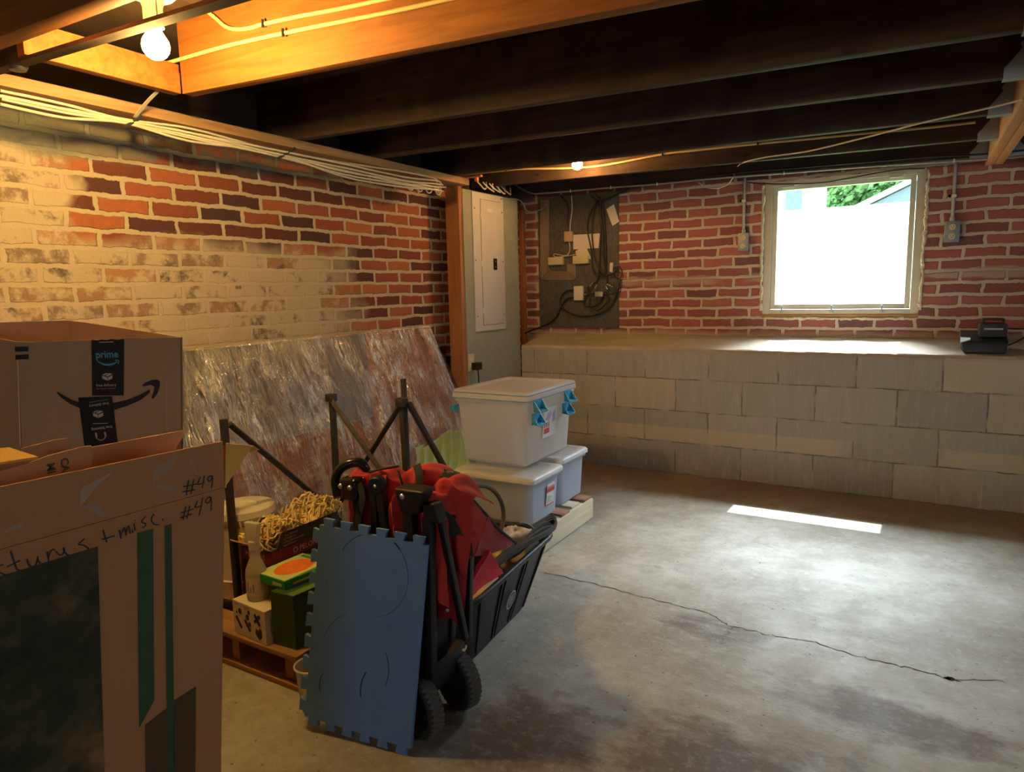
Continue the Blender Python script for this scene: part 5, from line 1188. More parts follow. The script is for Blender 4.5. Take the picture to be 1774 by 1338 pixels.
Fb = Fr(A + V((0, 0, zb)), B - A, (0, 0, 1)); mb = MB(); rect(mb, Fb, 0.085, 0.007, 0.128, 0.018); rect(mb, Fr(B + V((0, 0, zb)), C_ - B, (0, 0, 1)), 0.03, 0.008, 0.09, 0.014); part(mb, 'edge_print', M['ltgreen'], ob, 0)
ob2 = MB(); ob2.box((0.652, -2.742, 0.2892), (0.745, -2.60, 0.302), 0.001); single(ob2, 'flat_box', M['orange'], 'small orange printed box peeking from under the flat green box', 'box', None, 0)
mb = MB(); mb.box((0.52, -2.735, 0.1148), (0.627, -2.60, 0.2885), 0.002); single(mb, 'brown_carton', M['card_mid'], 'plain brown carton hidden behind the spray bottle and green carton', 'box', None, 0)
# clear bucket beside the pallet
cu = thing('plastic_bucket', 'clear plastic bucket on the floor, half hidden behind the blue foam mat', 'bucket', (0.858, -2.918, 0))
mb = MB(); mb.lathe([(0, 0.001), (0.030, 0.001), (0.033, 0.004), (0.046, 0.138), (0.0445, 0.138), (0.031, 0.006), (0, 0.005)], (0.855, -2.922, 0), 32); part(mb, 'bucket_wall', M['cup'], cu, 50)
mb = MB(); P_ = [(0.855 + 0.047 * math.cos(a * PI / 16), -2.922 + 0.047 * math.sin(a * PI / 16), 0.138) for a in range(33)]; mb.tube(P_, 0.003, 6); part(mb, 'rim', M['sprayer'], cu, 60)

# ================================================================== BLUE FOAM MAT
mt_o = V((0.905, -3.004, 0.0)); mt_x = V((0.9857, 0.168, 0.0)); mt_b = V((-0.168, 0.9857, 0)); mt_up = (V((0, 0, 1)) * 0.598 + mt_b * 0.085).normalized()
MW, MHt, TH, TD = 0.332, 0.532, 0.030, 0.020
MROT = math.radians(3.6)
def mt(a, b, d=0.0):
    c, s_ = math.cos(MROT), math.sin(MROT); a0 = a - MW; aa = MW + a0 * c + b * s_ ; bb = -a0 * s_ * 1.0 + b * c
    return mt_o + mt_x * aa + mt_up * bb + (mt_b * 0.99 - V((0, 0, 0.14))) * d
outl = []
def teeth(n, L, side):
    """dovetail teeth along an edge of length L: returns (along, out) pairs"""
    p = L / n; o_ = []
    for k in range(n):
        s = k * p; o_ += [(s + p * 0.27, 0), (s + p * 0.20, TD), (s + p * 0.80, TD), (s + p * 0.73, 0)]
    return o_
outl += [(a, -o_) for a, o_ in teeth(6, MW, 0)]
outl += [(MW, 0.0), (MW, MHt)]
outl += [(MW - a, MHt + o_) for a, o_ in teeth(6, MW, 0)]
outl += [(0.0, MHt)]
outl += [(-o_, MHt - a) for a, o_ in teeth(9, MHt, 0)]
outl += [(0.0, 0.0)]
minz = min(mt(a, b).z for a, b in outl); mt_o = mt_o - V((0, 0, minz - 0.001))
mat_t = thing('foam_mat', 'blue interlocking foam mat leaning upright against the folded red wagon', 'foam mat', (1.08, -2.97, 0))
mb = MB(); mb.prism([mt(a, b) for a, b in outl], mt_b * 0.012 - V((0, 0, 0.0017))); part(mb, 'mat', M['foam'], mat_t, 0)
mb = MB()
Fm = Fr(mt(0, 0), mt(1, 0) - mt(0, 0), mt(0, 1) - mt(0, 0))
def arc(cx, cy, r, a0, a1, w=0.0012):
    ribbon(mb, Fm, [(cx + r * math.cos(a0 + (a1 - a0) * k / 10), cy + r * math.sin(a0 + (a1 - a0) * k / 10)) for k in range(11)], w, 0.0003, 2)
arc(0.175, 0.43, 0.105, 1.9, 2.7, 0.002); arc(0.17, 0.43, 0.115, -1.3, 1.0); arc(0.17, 0.43, 0.115, 0.75, 0.95, 0.004); arc(0.16, 0.20, 0.12, 2.0, 2.9); arc(0.14, 0.18, 0.11, -0.3, 0.5, 0.002); arc(0.26, 0.12, 0.09, 2.6, 3.4, 0.004); arc(0.09, 0.10, 0.05, 2.5, 3.6, 0.0025)
part(mb, 'scuff_marks', M['ink'], mat_t, 0)

# ================================================================== FOLDED RED WAGON
wg = thing('folding_wagon', 'folded red fabric wagon with black legs and wheels, standing behind the blue mat', 'wagon', (1.12, -2.77, 0))
def wbar(p, q, w=0.010, mat='black', name='leg_tube'):
    mb = MB(); p, q = V(p), V(q); d = (q - p).normalized(); a = V((1, 0, 0)); b = d.cross(a).normalized(); a = b.cross(d)
    pts = [p + a * x * w + b * y * w for x, y in ((-1, -1), (1, -1), (1, 1), (-1, 1))]; mb.hexa(pts + [v + (q - p) for v in pts], 0.003); part(mb, name, M[mat], wg, 25)
def Yp(y, u, v): return onY(y, u, v)
def bolt(p, r=0.008):
    mb = MB(); mb.lathe([(0, r * 0.7), (r * 0.7, r * 0.5), (r, 0)], p, 12, (0.4, -0.9, 0)); part(mb, 'bolt', M['bolt'], wg)
# corner brackets
cA = Yp(-2.835, 612, 845); mb = MB(); mb.box(cA + V((-0.036, -0.022, -0.036)), cA + V((0.030, 0.030, 0.030)), 0.016, None, 3); part(mb, 'corner_bracket', M['blackgloss'], wg); bolt(Yp(-2.858, 590, 843)); bolt(Yp(-2.858, 606, 846))
cB = Yp(-2.83, 653, 841); mb = MB(); mb.lathe([(0, 0.012), (0.022, 0.012), (0.026, 0.006), (0.026, -0.012), (0, -0.012)], cB, 24, (0.3, -0.95, 0)); part(mb, 'corner_bracket', M['black'], wg); bolt(cB + V((0.004, -0.013, 0)), 0.006)
cC = Yp(-2.84, 716, 864); mb = MB(); mb.hexa([cC + V(q) for q in ((-0.03, -0.022, -0.035), (0.03, -0.022, -0.035), (0.03, 0.022, -0.035), (-0.03, 0.022, -0.035), (-0.046, -0.025, 0.028), (0.052, -0.025, 0.030), (0.052, 0.03, 0.034), (-0.046, 0.03, 0.032))], 0.008, 3); part(mb, 'corner_bracket', M['black'], wg); bolt(Yp(-2.868, 697, 861), 0.0085)
cD = Yp(-2.835, 752, 884); mb = MB(); mb.hexa([cD + V(q) for q in ((-0.024, -0.02, -0.022), (0.03, -0.02, -0.03), (0.03, 0.02, -0.03), (-0.024, 0.02, -0.022), (-0.024, -0.02, 0.018), (0.018, -0.02, 0.026), (0.018, 0.02, 0.026), (-0.024, 0.02, 0.018))], 0.008, 3); part(mb, 'corner_bracket', M['black'], wg)
cE = Yp(-2.69, 778, 824); mb = MB(); mb.lathe([(0, 0.010), (0.020, 0.010), (0.032, 0.004), (0.034, -0.004), (0.026, -0.012), (0, -0.014)], cE, 26); mb.box(cE + V((-0.010, -0.032, -0.06)), cE + V((0.010, -0.022, 0.0)), 0.003); part(mb, 'corner_bracket', M['black'], wg)
mb = MB(); mb.lathe([(0, 0.006), (0.008, 0.006), (0.009, 0.004)], cE + V((0.003, 0, 0.006)), 12); part(mb, 'bolt', M['bolt'], wg)
# pull handle curling over the left end
mb = MB(); mb.tube([Yp(-2.84, 586, 862), Yp(-2.83, 581, 836), Yp(-2.82, 587, 816), Yp(-2.80, 604, 804), Yp(-2.78, 624, 802), Yp(-2.77, 634, 812), Yp(-2.765, 630, 824)], 0.0135, 12, 6); part(mb, 'pull_handle', M['blackgloss'], wg, 60)
# legs
for p, q, w in ((cA + V((0.012, 0, -0.03)), (0.985, -2.83, 0.15), 0.011), (cB + V((-0.010, 0, -0.02)), (1.05, -2.83, 0.15), 0.011), (cB + V((0.014, 0, -0.02)), (1.125, -2.82, 0.15), 0.012), (cC + V((-0.012, 0, -0.03)), (1.17, -2.84, 0.15), 0.016),
                (cD + V((-0.018, 0.0, -0.02)), (1.235, -2.855, 0.17), 0.013), (cD + V((0.012, 0.012, -0.03)), onY(-2.745, 806, 1108), 0.0085), (onY(-2.70, 813, 965), onY(-2.70, 811, 1105), 0.0095), (onY(-2.68, 790, 960), onY(-2.72, 778, 1120), 0.012), (onY(-2.80, 742, 1000), onY(-2.80, 748, 1150), 0.012)):
    wbar(p, q, w)
p = onY(-2.745, 782, 1000); mb = MB(); mb.lathe([(0.0085, -0.008), (0.0125, -0.008), (0.0125, 0.008), (0.0085, 0.008)], p, 12, (0.1, 0.15, -0.9)); part(mb, 'slide_collar', M['black'], wg)
for u, v, y in ((778, 1052, -2.76), (806, 1120, -2.745)):
    mb = MB(); q = onY(y - 0.012, u, v); mb.tube([q, q + V((0.008, -0.018, 0))], 0.005, 10); part(mb, 'bolt', M['bolt'], wg)
# folded base panels
mb = MB(); mb.box((0.97, -2.865, 0.150), (1.215, -2.840, 0.48), 0.006); mb.box((0.99, -2.80, 0.150), (1.205, -2.72, 0.36), 0.008); part(mb, 'base_frame', M['black'], wg, 25)
mb = MB(); mb.box((1.195, -2.862, 0.120), (1.242, -2.700, 0.205), 0.010); mb.tube([(1.215, -2.85, 0.083), (1.215, -2.85, 0.16)], 0.012, 10); mb.tube([(1.225, -2.715, 0.083), (1.225, -2.715, 0.17)], 0.012, 10); part(mb, 'axle_bracket', M['black'], wg, 30)
# wheels
def wheel(c, ax, R_=0.083, w=0.046):
    c = V(c); ax = V(ax).normalized(); t = bpy.data.objects.new('wheel', None); COL.objects.link(t); t.parent = wg; t.location = c - world_loc(wg)
    bpy.context.view_layer.update()
    mb = MB(); mb.lathe([(R_ * 0.74, -w * 0.42), (R_ * 0.93, -w * 0.5), (R_ * 0.985, -w * 0.36), (R_ * 0.985, w * 0.36), (R_ * 0.93, w * 0.5), (R_ * 0.74, w * 0.42), (R_ * 0.72, 0), (R_ * 0.74, -w * 0.42)], c, 56, ax)
    part(mb, 'tire', M['rubber'], t, 40)
    mb = MB(); Q = ax.to_track_quat('Z', 'Y').to_matrix(); n = 34
    for k in range(n):
        for row in (-1, 0, 1):
            a = 2 * PI * (k + 0.5 * (row % 2)) / n; h = PI / n * 0.92; rr = R_ * 1.0; z = row * w * 0.25; dz = w * 0.24
            P_ = [(a - h, z), (a, z - dz), (a + h, z), (a, z + dz)]
            mb.prism([c + Q @ V((R_ * 0.97 * math.cos(x), R_ * 0.97 * math.sin(x), zz)) for x, zz in P_], Q @ V((math.cos(a), math.sin(a), 0)) * (R_ * 0.035))
    part(mb, 'tread', M['tread'], t, 0, 'worn grey tread')
    mb = MB(); mb.lathe([(0, w * 0.40), (R_ * 0.16, w * 0.42), (R_ * 0.18, w * 0.33), (R_ * 0.60, w * 0.20), (R_ * 0.73, w * 0.38), (R_ * 0.73, -w * 0.38), (0, -w * 0.36)], c, 40, ax); part(mb, 'hub', M['black'], t, 40)
wheel((1.205, -2.868, 0.0862), (-0.30, -0.95, 0.0)); wheel((1.222, -2.715, 0.0862), (-0.30, -0.95, 0.0))
# fabric
def lobe(u0, u1, vt, y, zb, dy, seed, mat='red', name='fabric_fold', tw=0.0):
    a, b = onY(y, u0, vt), onY(y, u1, vt); x0, x1, zt = a.x, b.x, (a.z + b.z) / 2; zd = (b.z - a.z)
    def fn(u, v):
        e = abs(2 * u - 1); x = x0 + (x1 - x0) * u
        if v < 0.3: k = v / 0.3; yy = y + dy * (1 - k); z = zt - 0.05 * (1 - k) ** 2 * (dy / 0.1)
        else:
            k = (v - 0.3) / 0.7; ang = min(k / 0.12, 1.0) * PI / 2; yy = y - 0.02 * math.sin(ang) + tw * k; z = zt - 0.02 * (1 - math.cos(ang)) - max(0, k - 0.12) / 0.88 * (zt - 0.02 - zb)
            x += (0.5 - u) * (x1 - x0) * 0.25 * k
        z += zd * (u - 0.5) - 0.060 * e ** 2.6; yy += 0.035 * e ** 2
        c = mnoise.noise(V((u * 3.5 + seed, v * 2.0, seed * 1.7))); c2 = 1 - abs(mnoise.noise(V((u * 2.6 + v * 1.4 + seed, v * 1.1 - u, seed))) * 2)
        yy += 0.014 * c - 0.022 * max(0, c2) * min(1, v / 0.3); z += 0.014 * c - 0.012 * max(0, c2) * (v < 0.35)
        return (x, yy, z)
    mb = MB(); mb.grid(fn, 26, 40, 0.003); return part(mb, name, M[mat], wg, 50)
lobe(604, 640, 816, -2.800, 0.30, 0.06, 1.3); lobe(634, 694, 809, -2.765, 0.30, 0.07, 2.1); lobe(692, 762, 806, -2.735, 0.32, 0.09, 3.7)
lobe(742, 814, 826, -2.730, 0.46, 0.08, 5.2); lobe(732, 772, 852, -2.800, 0.40, 0.05, 6.6); lobe(680, 716, 850, -2.800, 0.30, 0.04, 8.1)
lobe(735, 806, 890, -2.735, 0.30, 0.03, 9.4, 'redmesh', 'mesh_panel')
def patch4(TL, TR, BR, BL, mat, name, seed, amp=0.012, bul=0.02, n=24, th=0.003):
    TL, TR, BR, BL = V(TL), V(TR), V(BR), V(BL); nn = (TR - TL).cross(BL - TL).normalized()
    def fn(u, v):
        p = TL.lerp(TR, u).lerp(BL.lerp(BR, u), v); c = mnoise.noise(V((u * 3 + seed, v * 3, seed)))
        return p + nn * (amp * c + bul * math.sin(PI * u) * math.sin(PI * v))
    mb = MB(); mb.grid(fn, n, n, th); return part(mb, name, M[mat], wg, 60)
E1 = onY(-2.66, 797, 838); T1 = onX(1.15, 893, 941); B1 = onX(1.205, 818, 1008); L1 = onY(-2.70, 778, 950)
patch4(onY(-2.66, 792, 842), onX(1.17, 846, 897), onX(1.20, 822, 962), onY(-2.70, 778, 950), 'red', 'side_panel', 3.2, 0.010)
patch4(onX(1.17, 843, 894), T1, onX(1.185, 846, 962), onX(1.20, 820, 964), 'redmesh', 'mesh_panel', 5.5, 0.006, 0.01)
patch4(onY(-2.71, 776, 945), onX(1.20, 822, 958), onX(1.20, 814, 1004), onY(-2.72, 783, 1022), 'redmesh', 'mesh_panel', 7.5, 0.008, 0.015)
a, b, c, d = onX(1.20, 813, 1000), onX(1.19, 843, 953), onX(1.18, 866, 992), onX(1.205, 811, 1032)
patch4(a, b, c, d, 'redmid', 'base_panel', 2.2, 0.003, 0.008, 14, 0.014)
patch4(onY(-2.80, 742, 935), onY(-2.78, 764, 930), onY(-2.78, 776, 1030), onY(-2.80, 768, 1046), 'redmid', 'fabric_fold', 6.1, 0.010, 0.012)
mb = MB(); mb.tube([onY(-2.68, 768, 815), E1 + V((0, 0, 0.004)), onX(1.18, 815, 862), onX(1.17, 842, 893), onX(1.16, 868, 921), T1], 0.0062, 8, 6); part(mb, 'edge_trim', M['webbing'], wg, 60)
for pts, sd_, w in (([cD + V((0.0, -0.018, 0.01)), onY(-2.80, 772, 896), onY(-2.76, 790, 925), onX(1.225, 806, 958), onX(1.215, 814, 990)], (1, 0.4, 0.3), 0.034), ([onY(-2.70, 800, 880), onX(1.215, 806, 905), onX(1.215, 812, 945), onX(1.215, 815, 980)], (0.5, 1, 0), 0.020),
                    ([cE + V((0.0, -0.03, -0.01)), cE + V((0.004, -0.05, -0.05)), cE + V((0.0, -0.045, -0.10))], (1, 0, 0), 0.018), ([onY(-2.76, 722, 806), onY(-2.785, 727, 826), onY(-2.79, 728, 852)], (1, 0, 0), 0.022),
                    ([onY(-2.845, 622, 838), onY(-2.85, 628, 862), onY(-2.85, 622, 890), onY(-2.85, 616, 930)], (1, 0, 0), 0.022)):
    mb = MB(); mb.strap(pts, sd_, w, 0.003); part(mb, 'strap', M['webbing'], wg, 40)
for u0, v0, u1, v1, y in ((640, 818, 690, 808, -2.785), (690, 816, 700, 850, -2.785)):
    mb = MB(); mb.tube([onY(y, u0, v0), onY(y - 0.006, (u0 + u1) / 2, (v0 + v1) / 2 - 1), onY(y, u1, v1)], 0.0035, 8, 5); part(mb, 'edge_trim', M['webbing'], wg, 60)

# ================================================================== BLACK TUB AND WHAT IS IN IT
tu = thing('plastic_tub', 'black ribbed plastic tub with a grey oval badge, on the floor behind the wagon', 'tub', (1.0, -2.3, 0))
def rq(c, r, z):
    out = []
    for i in range(4):
        p = V((*c[i], 0)); a = V((*c[i - 1], 0)); b = V((*c[(i + 1) % 4], 0)); da = (a - p).normalized(); db = (b - p).normalized()
        for k in range(6):
            t_ = k / 5; q = p + da * r * (1 - t_) ** 2 + db * r * t_ ** 2; out.append(V((q.x, q.y, z)))
    return out
RIM = [(1.205, -2.625), (1.140, -1.930), (0.800, -1.95), (0.830, -2.66)]; BOT = [(1.128, -2.535), (1.085, -2.045), (0.86, -2.06), (0.88, -2.56)]
def ins(c, k):
    m_ = V((sum(p[0] for p in c) / 4, sum(p[1] for p in c) / 4)); return [tuple(V(p) + (m_ - V(p)).normalized() * k) for p in c]
def skin(mb, loops, capa=True, capb=True):
    Ls = [[mb.bm.verts.new(p) for p in l] for l in loops]
    for A, B in zip(Ls, Ls[1:]):
        for k in range(len(A)): mb.bm.faces.new((A[k], A[(k + 1) % len(A)], B[(k + 1) % len(B)], B[k]))
    if capa: mb.bm.faces.new(list(reversed(Ls[0])))
    if capb: mb.bm.faces.new(Ls[-1])
zr = 0.262
mb = MB(); skin(mb, [rq(ins(BOT, 0.02), 0.06, 0.002), rq(BOT, 0.07, 0.018), rq(ins(RIM, 0.012), 0.08, zr - 0.012), rq(ins(RIM, 0.024), 0.08, zr - 0.012), rq(ins(BOT, 0.012), 0.07, 0.03)])
for t_ in (0.12, 0.34, 0.38, 0.60, 0.64, 0.86):     # vertical ribs on the long side
    r0 = V((*RIM[0], zr - 0.02)).lerp(V((*RIM[1], zr - 0.02)), t_); b0 = V((*BOT[0], 0.02)).lerp(V((*BOT[1], 0.02)), t_); o_ = V((-0.010, 0, 0)); 
    w = 0.004; mb.hexa([b0 + o_ + V((0, -w, 0)), b0 + V((0.004, -w, 0)), b0 + V((0.004, w, 0)), b0 + o_ + V((0, w, 0)), r0 + o_ + V((-0.005, -w, 0)), r0 + V((-0.001, -w, 0)), r0 + V((-0.001, w, 0)), r0 + o_ + V((-0.005, w, 0))])
part(mb, 'tub_wall', M['tub'], tu, 30)
mb = MB(); R0 = rq(RIM, 0.08, zr - 0.004); mb.tube(R0 + [R0[0], R0[1]], 0.011, 8); part(mb, 'rim', M['tub'], tu, 60)
f0 = V((*RIM[0], zr)).lerp(V((*RIM[1], zr)), 0.5); bb0 = V((*BOT[0], 0)).lerp(V((*BOT[1], 0)), 0.5)
Fo = Fr(f0.lerp(bb0, 0.5), V((*RIM[1], 0)) - V((*RIM[0], 0)), f0 - bb0, 0.006)
mb = MB(); n = 32; a_, b_ = 0.034, 0.036
V1 = [mb.bm.verts.new(Fo(a_ * math.cos(2 * PI * k / n), b_ * math.sin(2 * PI * k / n))) for k in range(n)]; V2 = [mb.bm.verts.new(Fo(a_ * 0.78 * math.cos(2 * PI * k / n), b_ * 0.80 * math.sin(2 * PI * k / n))) for k in range(n)]
for k in range(n): mb.bm.faces.new((V1[k], V1[(k + 1) % n], V2[(k + 1) % n], V2[k]))
ov = part(mb, 'badge', M['oval'], tu, 0, 'grey oval badge')
mb = MB()
for k in range(5): rect(mb, Fo, -0.022 + 0.003 * abs(k - 2), -0.018 + 0.008 * k, 0.022 - 0.003 * abs(k - 2), -0.0145 + 0.008 * k)
part(mb, 'badge_print', M['oval'], ov, 0)
rnd = random.Random(4)
def blob(c, r, seed, mat, name, label, cat):
    c = V(c)
    def fn(u, v):
        th_, ph = u * 2 * PI, (v - 0.5) * PI * 0.996; d = V((math.cos(ph) * math.cos(th_), math.cos(ph) * math.sin(th_), math.sin(ph)))
        k = 1 + 0.30 * mnoise.noise(d * 1.7 + V((seed, 0, 0))) - 0.16 * abs(mnoise.noise(d * 4.0 + V((seed, 3, 0)))) + 0.05 * mnoise.noise(d * 9)
        return c + V((d.x * r[0], d.y * r[1], d.z * r[2])) * k
    mb = MB(); mb.grid(fn, 48, 26); bmesh.ops.remove_doubles(mb.bm, verts=mb.bm.verts[:], dist=0.0004); return single(mb, name, mat, label, cat, None, 60)
blob((1.035, -2.07, 0.225), (0.085, 0.12, 0.085), 2.4, M['creambag'], 'cloth_bag', 'crumpled cream cloth bag with black openings in the black tub', 'bag')
blob((1.09, -2.42, 0.205), (0.07, 0.10, 0.055), 7.4, M['creambag'], 'cloth_bag', 'cream cloth bag at the wagon end of the black tub, under the red mesh', 'bag')
for k, (x, y, z) in enumerate(((1.085, -2.10, 0.290), (1.10, -2.17, 0.275), (1.04, -2.02, 0.305))): pass
for k, dd in enumerate((0.0, 0.016, 0.030)):
    pts = [onX(1.17 - 0.5 * dd, 852, 992), onX(1.165 - dd, 880, 968), onX(1.16 - dd, 910, 947), onX(1.15 - dd, 942, 930 - 5 * k), onX(1.13 - dd, 962, 916 + 5 * k), onX(1.10 - dd, 958, 907), onX(1.08 - dd, 938, 916), onX(1.07 - dd, 912, 930)]
    pts = [p + V((0, 0, 0.008 + 0.010 * k)) for p in pts]
    mb = MB(); mb.strap(pts, (0.3, 0, 1), 0.022 - 0.003 * k, 0.008); single(mb, 'webbing_strap', M['webbing'], 'black padded strap looped over the tub rim, ' + ['lowest of three', 'middle of three', 'topmost of three'][k], 'strap', 'black straps on the tub', 50)
mb = MB(); mb.tube([onX(1.12, 876, 968), onX(1.12, 892, 960), onX(1.11, 910, 946), onX(1.10, 922, 931), onX(1.09, 923, 919), onX(1.07, 912, 910), onX(1.05, 897, 908)], 0.0095, 10, 6); single(mb, 'hose', M['hose'], 'brown bent hose lying on the cream bag in the tub', 'hose', None, 60)
mb = MB(); mb.tube([onX(0.98, 796, 856), onX(0.98, 815, 845), onX(0.98, 838, 842), onX(0.98, 858, 853), onX(0.985, 870, 875), onX(0.99, 872, 900), onX(1.0, 866, 925), onX(1.0, 860, 945)], 0.0085, 10, 6); single(mb, 'hose', M['hose'], 'dark hose arching up from the tub in front of the smoky tote', 'hose', None, 60)

# ================================================================== CARDBOARD BOXES AT THE LEFT
TR = V((1.215, -3.413, 0.84)); TLm = V((1.170, -4.17, 0.84))
e = (TR - TLm).normalized(); inn = V((-e.y, e.x, 0)); inn = inn if inn.x < 0 else -inn
bq = onX(1.208, 383, 1338); sl_ = (bq - TR) / (TR.z - bq.z)
BR = TR + sl_ * TR.z; BLm = TLm + sl_ * TR.z; BR.z = 0.001; BLm.z = 0.001
W49 = 0.205
b49 = thing('cardboard_box', 'tall brown cardboard box marked 49, open at the top, at the lower left', 'box', ((TR.x + TLm.x) / 2 - 0.1, (TR.y + TLm.y) / 2, 0), 'cardboard boxes')
mb = MB(); th = 0.005
def wallq(p0, p1, q1, q0, nrm, mbx): mbx.prism([p0, p1, q1, q0], V(nrm) * th)
wallq(BLm, BR, TR, TLm, inn, mb)
wallq(BR + inn * th, BR + inn * W49, TR + inn * W49, TR + inn * th, -e, mb)
wallq(BLm + inn * th, BLm + inn * W49, TLm + inn * W49, TLm + inn * th, e, mb)
wallq(BLm + inn * W49, BR + inn * W49, TR + inn * W49, TLm + inn * W49, -inn, mb)
mb.prism([BLm, BR, BR + inn * W49, BLm + inn * W49], (0, 0, 0.004))
part(mb, 'box_body', M['card_brown'], b49, 0)
# flaps
ft0, ft1 = onX(TR.x - 0.004, 386, 765), onX(TLm.x + 0.02, 0, 844)
k = (ft0 - ft1).normalized(); FTL = ft0 - k * 0.78
mb = MB(); mb.prism([TLm + V((0, 0, 0.001)), TR + V((0, 0, 0.001)), ft0, FTL], inn * th); ffl = part(mb, 'flap', M['card_brown'], b49, 0)
bk0, bk1 = onX(TR.x - W49, 320, 745), onX(TR.x - W49 - 0.01, 150, 776); k2 = (bk0 - bk1).normalized()
mb = MB(); mb.prism([TLm + inn * W49, TR + inn * W49, TR + inn * W49 + V((0, -0.005, 0.002)), bk0, bk0 - k2 * 0.72], inn * -th); part(mb, 'flap', M['card_mid'], b49, 0)
tip = onZ(0.87, 438, 772)
mb = MB(); mb.prism([TR + e * 0.001, TR + inn * (W49 - 0.02) + e * 0.001, tip + V((0.005, 0.01, -0.01)), tip, ft0 + e * 0.006 + V((0, 0, -0.004))], (0.0, 0.003, -0.002)); part(mb, 'flap', M['card_lit'], b49, 0, 'end flap bent outward, lit yellow')
# prints and writing on the long face and its flap
Ff49 = Fr(TR, e, TR - BR, 0.0008); 
if Ff49.n.x < 0: Ff49.n = -Ff49.n
Ff49.o = TR + Ff49.n * 0.0008
Ffl = Fr(TR, e, ft0 - TR, 0.0008)
if Ffl.n.x < 0: Ffl.n = -Ffl.n
Ffl.o = TR + Ffl.n * 0.0010
def on_frame(F, u, v):
    d = ray(u, v); p = CP + d * ((F.o - CP).dot(F.n) / d.dot(F.n)) - F.o; 
    ey = F.ey; return (p.dot(F.ex), p.dot(ey))
ZA = lambda x, y: (x / 3.857, 700 + y / 3.857)      # close-up of the box top
ZB = lambda x, y: (x / 2.922, 880 + y / 2.922)      # close-up of the box face
def strokes(mb, F, lst, w):
    for s_ in lst: ribbon(mb, F, [on_frame(F, *ZA(*p)) for p in s_], w, 0.0004, 4)
up49 = [[(1262, 510), (1252, 560), (1243, 612)], [(1293, 505), (1284, 560), (1274, 602)], [(1222, 553), (1270, 545), (1322, 533)], [(1217, 588), (1260, 582), (1304, 572)],
        [(1338, 488), (1328, 515), (1322, 538), (1365, 526)], [(1364, 478), (1358, 520), (1350, 562)], [(1416, 482), (1398, 484), (1388, 502), (1396, 518), (1410, 508), (1418, 482), (1420, 510), (1413, 562)]]
mb = MB(); strokes(mb, Ffl, up49, 0.0022); decal(mb, 'handwritten_number', M['ink'], ffl)
lo = [[(1242, 683), (1232, 730), (1222, 776)], [(1268, 680), (1258, 725), (1247, 768)], [(1208, 726), (1250, 716), (1292, 702)], [(1204, 760), (1240, 750), (1282, 736)],
      [(1320, 645), (1308, 675), (1304, 692), (1348, 680)], [(1354, 628), (1342, 690), (1330, 747)], [(1404, 622), (1384, 630), (1374, 650), (1384, 664), (1402, 650), (1408, 622), (1412, 660), (1409, 712)],
      [(688, 840), (698, 880), (713, 926)], [(680, 906), (720, 895), (766, 880)], [(796, 842), (804, 870), (810, 902)], [(806, 880), (818, 850), (832, 828), (838, 858), (842, 882)], [(840, 864), (850, 836), (860, 815), (866, 845), (870, 868)],
      [(882, 838), (888, 862)], [(893, 800), (897, 815), (902, 848)], [(900, 776), (902, 782)], [(972, 752), (950, 776), (948, 792), (972, 800), (968, 818), (950, 828)], [(1030, 736), (1014, 756), (1014, 785), (1034, 806), (1062, 806)], [(1084, 768), (1092, 780)],
      [(564, 900), (540, 922), (524, 938), (566, 948), (594, 972)], [(372, 984), (388, 1002), (408, 1010), (430, 985), (424, 958)], [(424, 960), (428, 985), (450, 1008), (492, 1017)],
      [(314, 988), (320, 1020), (326, 1054)], [(320, 1030), (336, 990), (352, 972), (368, 978)], [(180, 1035), (190, 1068), (206, 1088), (232, 1080), (248, 1052), (252, 1018)], [(250, 1030), (256, 1052), (272, 1066)],
      [(70, 984), (86, 1030), (104, 1085), (118, 1108), (150, 1116)], [(44, 1090), (90, 1068), (134, 1046)], [(-20, 1090), (0, 1080), (24, 1074)], [(-20, 1115), (10, 1132), (40, 1142), (74, 1134)]]
mb = MB(); strokes(mb, Ff49, lo[:7], 0.0022); decal(mb, 'handwritten_number', M['ink'], b49)
mb = MB(); strokes(mb, Ff49, lo[7:], 0.0022); decal(mb, 'handwriting', M['ink'], b49)
def fpoly(mb, F, fn, pts, z=0.0): poly(mb, F, [on_frame(F, *fn(*p)) for p in pts], z)
t_ = NT('box_picture_print'); c_ = t_.coord(); f_ = t_.noise(c_, 14.0, 6, 0.65); f2_ = t_.noise(t_.vmath('ADD', c_, (2, 5, 1)), 5.0, 4)
cc_ = t_.ramp(f_, [(0.32, (0.014, 0.017, 0.008)), (0.48, (0.045, 0.045, 0.02)), (0.60, (0.13, 0.085, 0.04)), (0.72, (0.26, 0.14, 0.07))])
cc_ = t_.mix(t_.step(f2_, 0.45, 0.62), cc_, t_.mix(0.6, cc_, (0.022, 0.036, 0.014))); t_.base(cc_); t_.rough(0.8); M['oliveprint'] = t_.m
mb = MB(); fpoly(mb, Ff49, ZB, [(-60, 365), (-60, 1500), (535, 1500), (528, 1338), (515, 900), (495, 195)]); decal(mb, 'picture_print', M['oliveprint'], b49, 'dark green picture print')
mb = MB(); fpoly(mb, Ff49, ZB, [(695, 128), (775, 106), (781, 975), (705, 1115)]); decal(mb, 'green_stripe', M['greenprint'], b49)
mb = MB(); fpoly(mb, Ff49, ZB, [(834, 92), (868, 80), (880, 975), (880, 1500), (850, 1500)]); decal(mb, 'green_stripe', M['greenprint'], b49)
M['greyshape'] = plain('brown_print', (0.10, 0.055, 0.027), 0.8, var=0.1)
mb = MB(); fpoly(mb, Ff49, ZB, [(735, 1100), (846, 1014), (850, 1500), (740, 1500)]); decal(mb, 'arrow_print', M['greyshape'], b49)
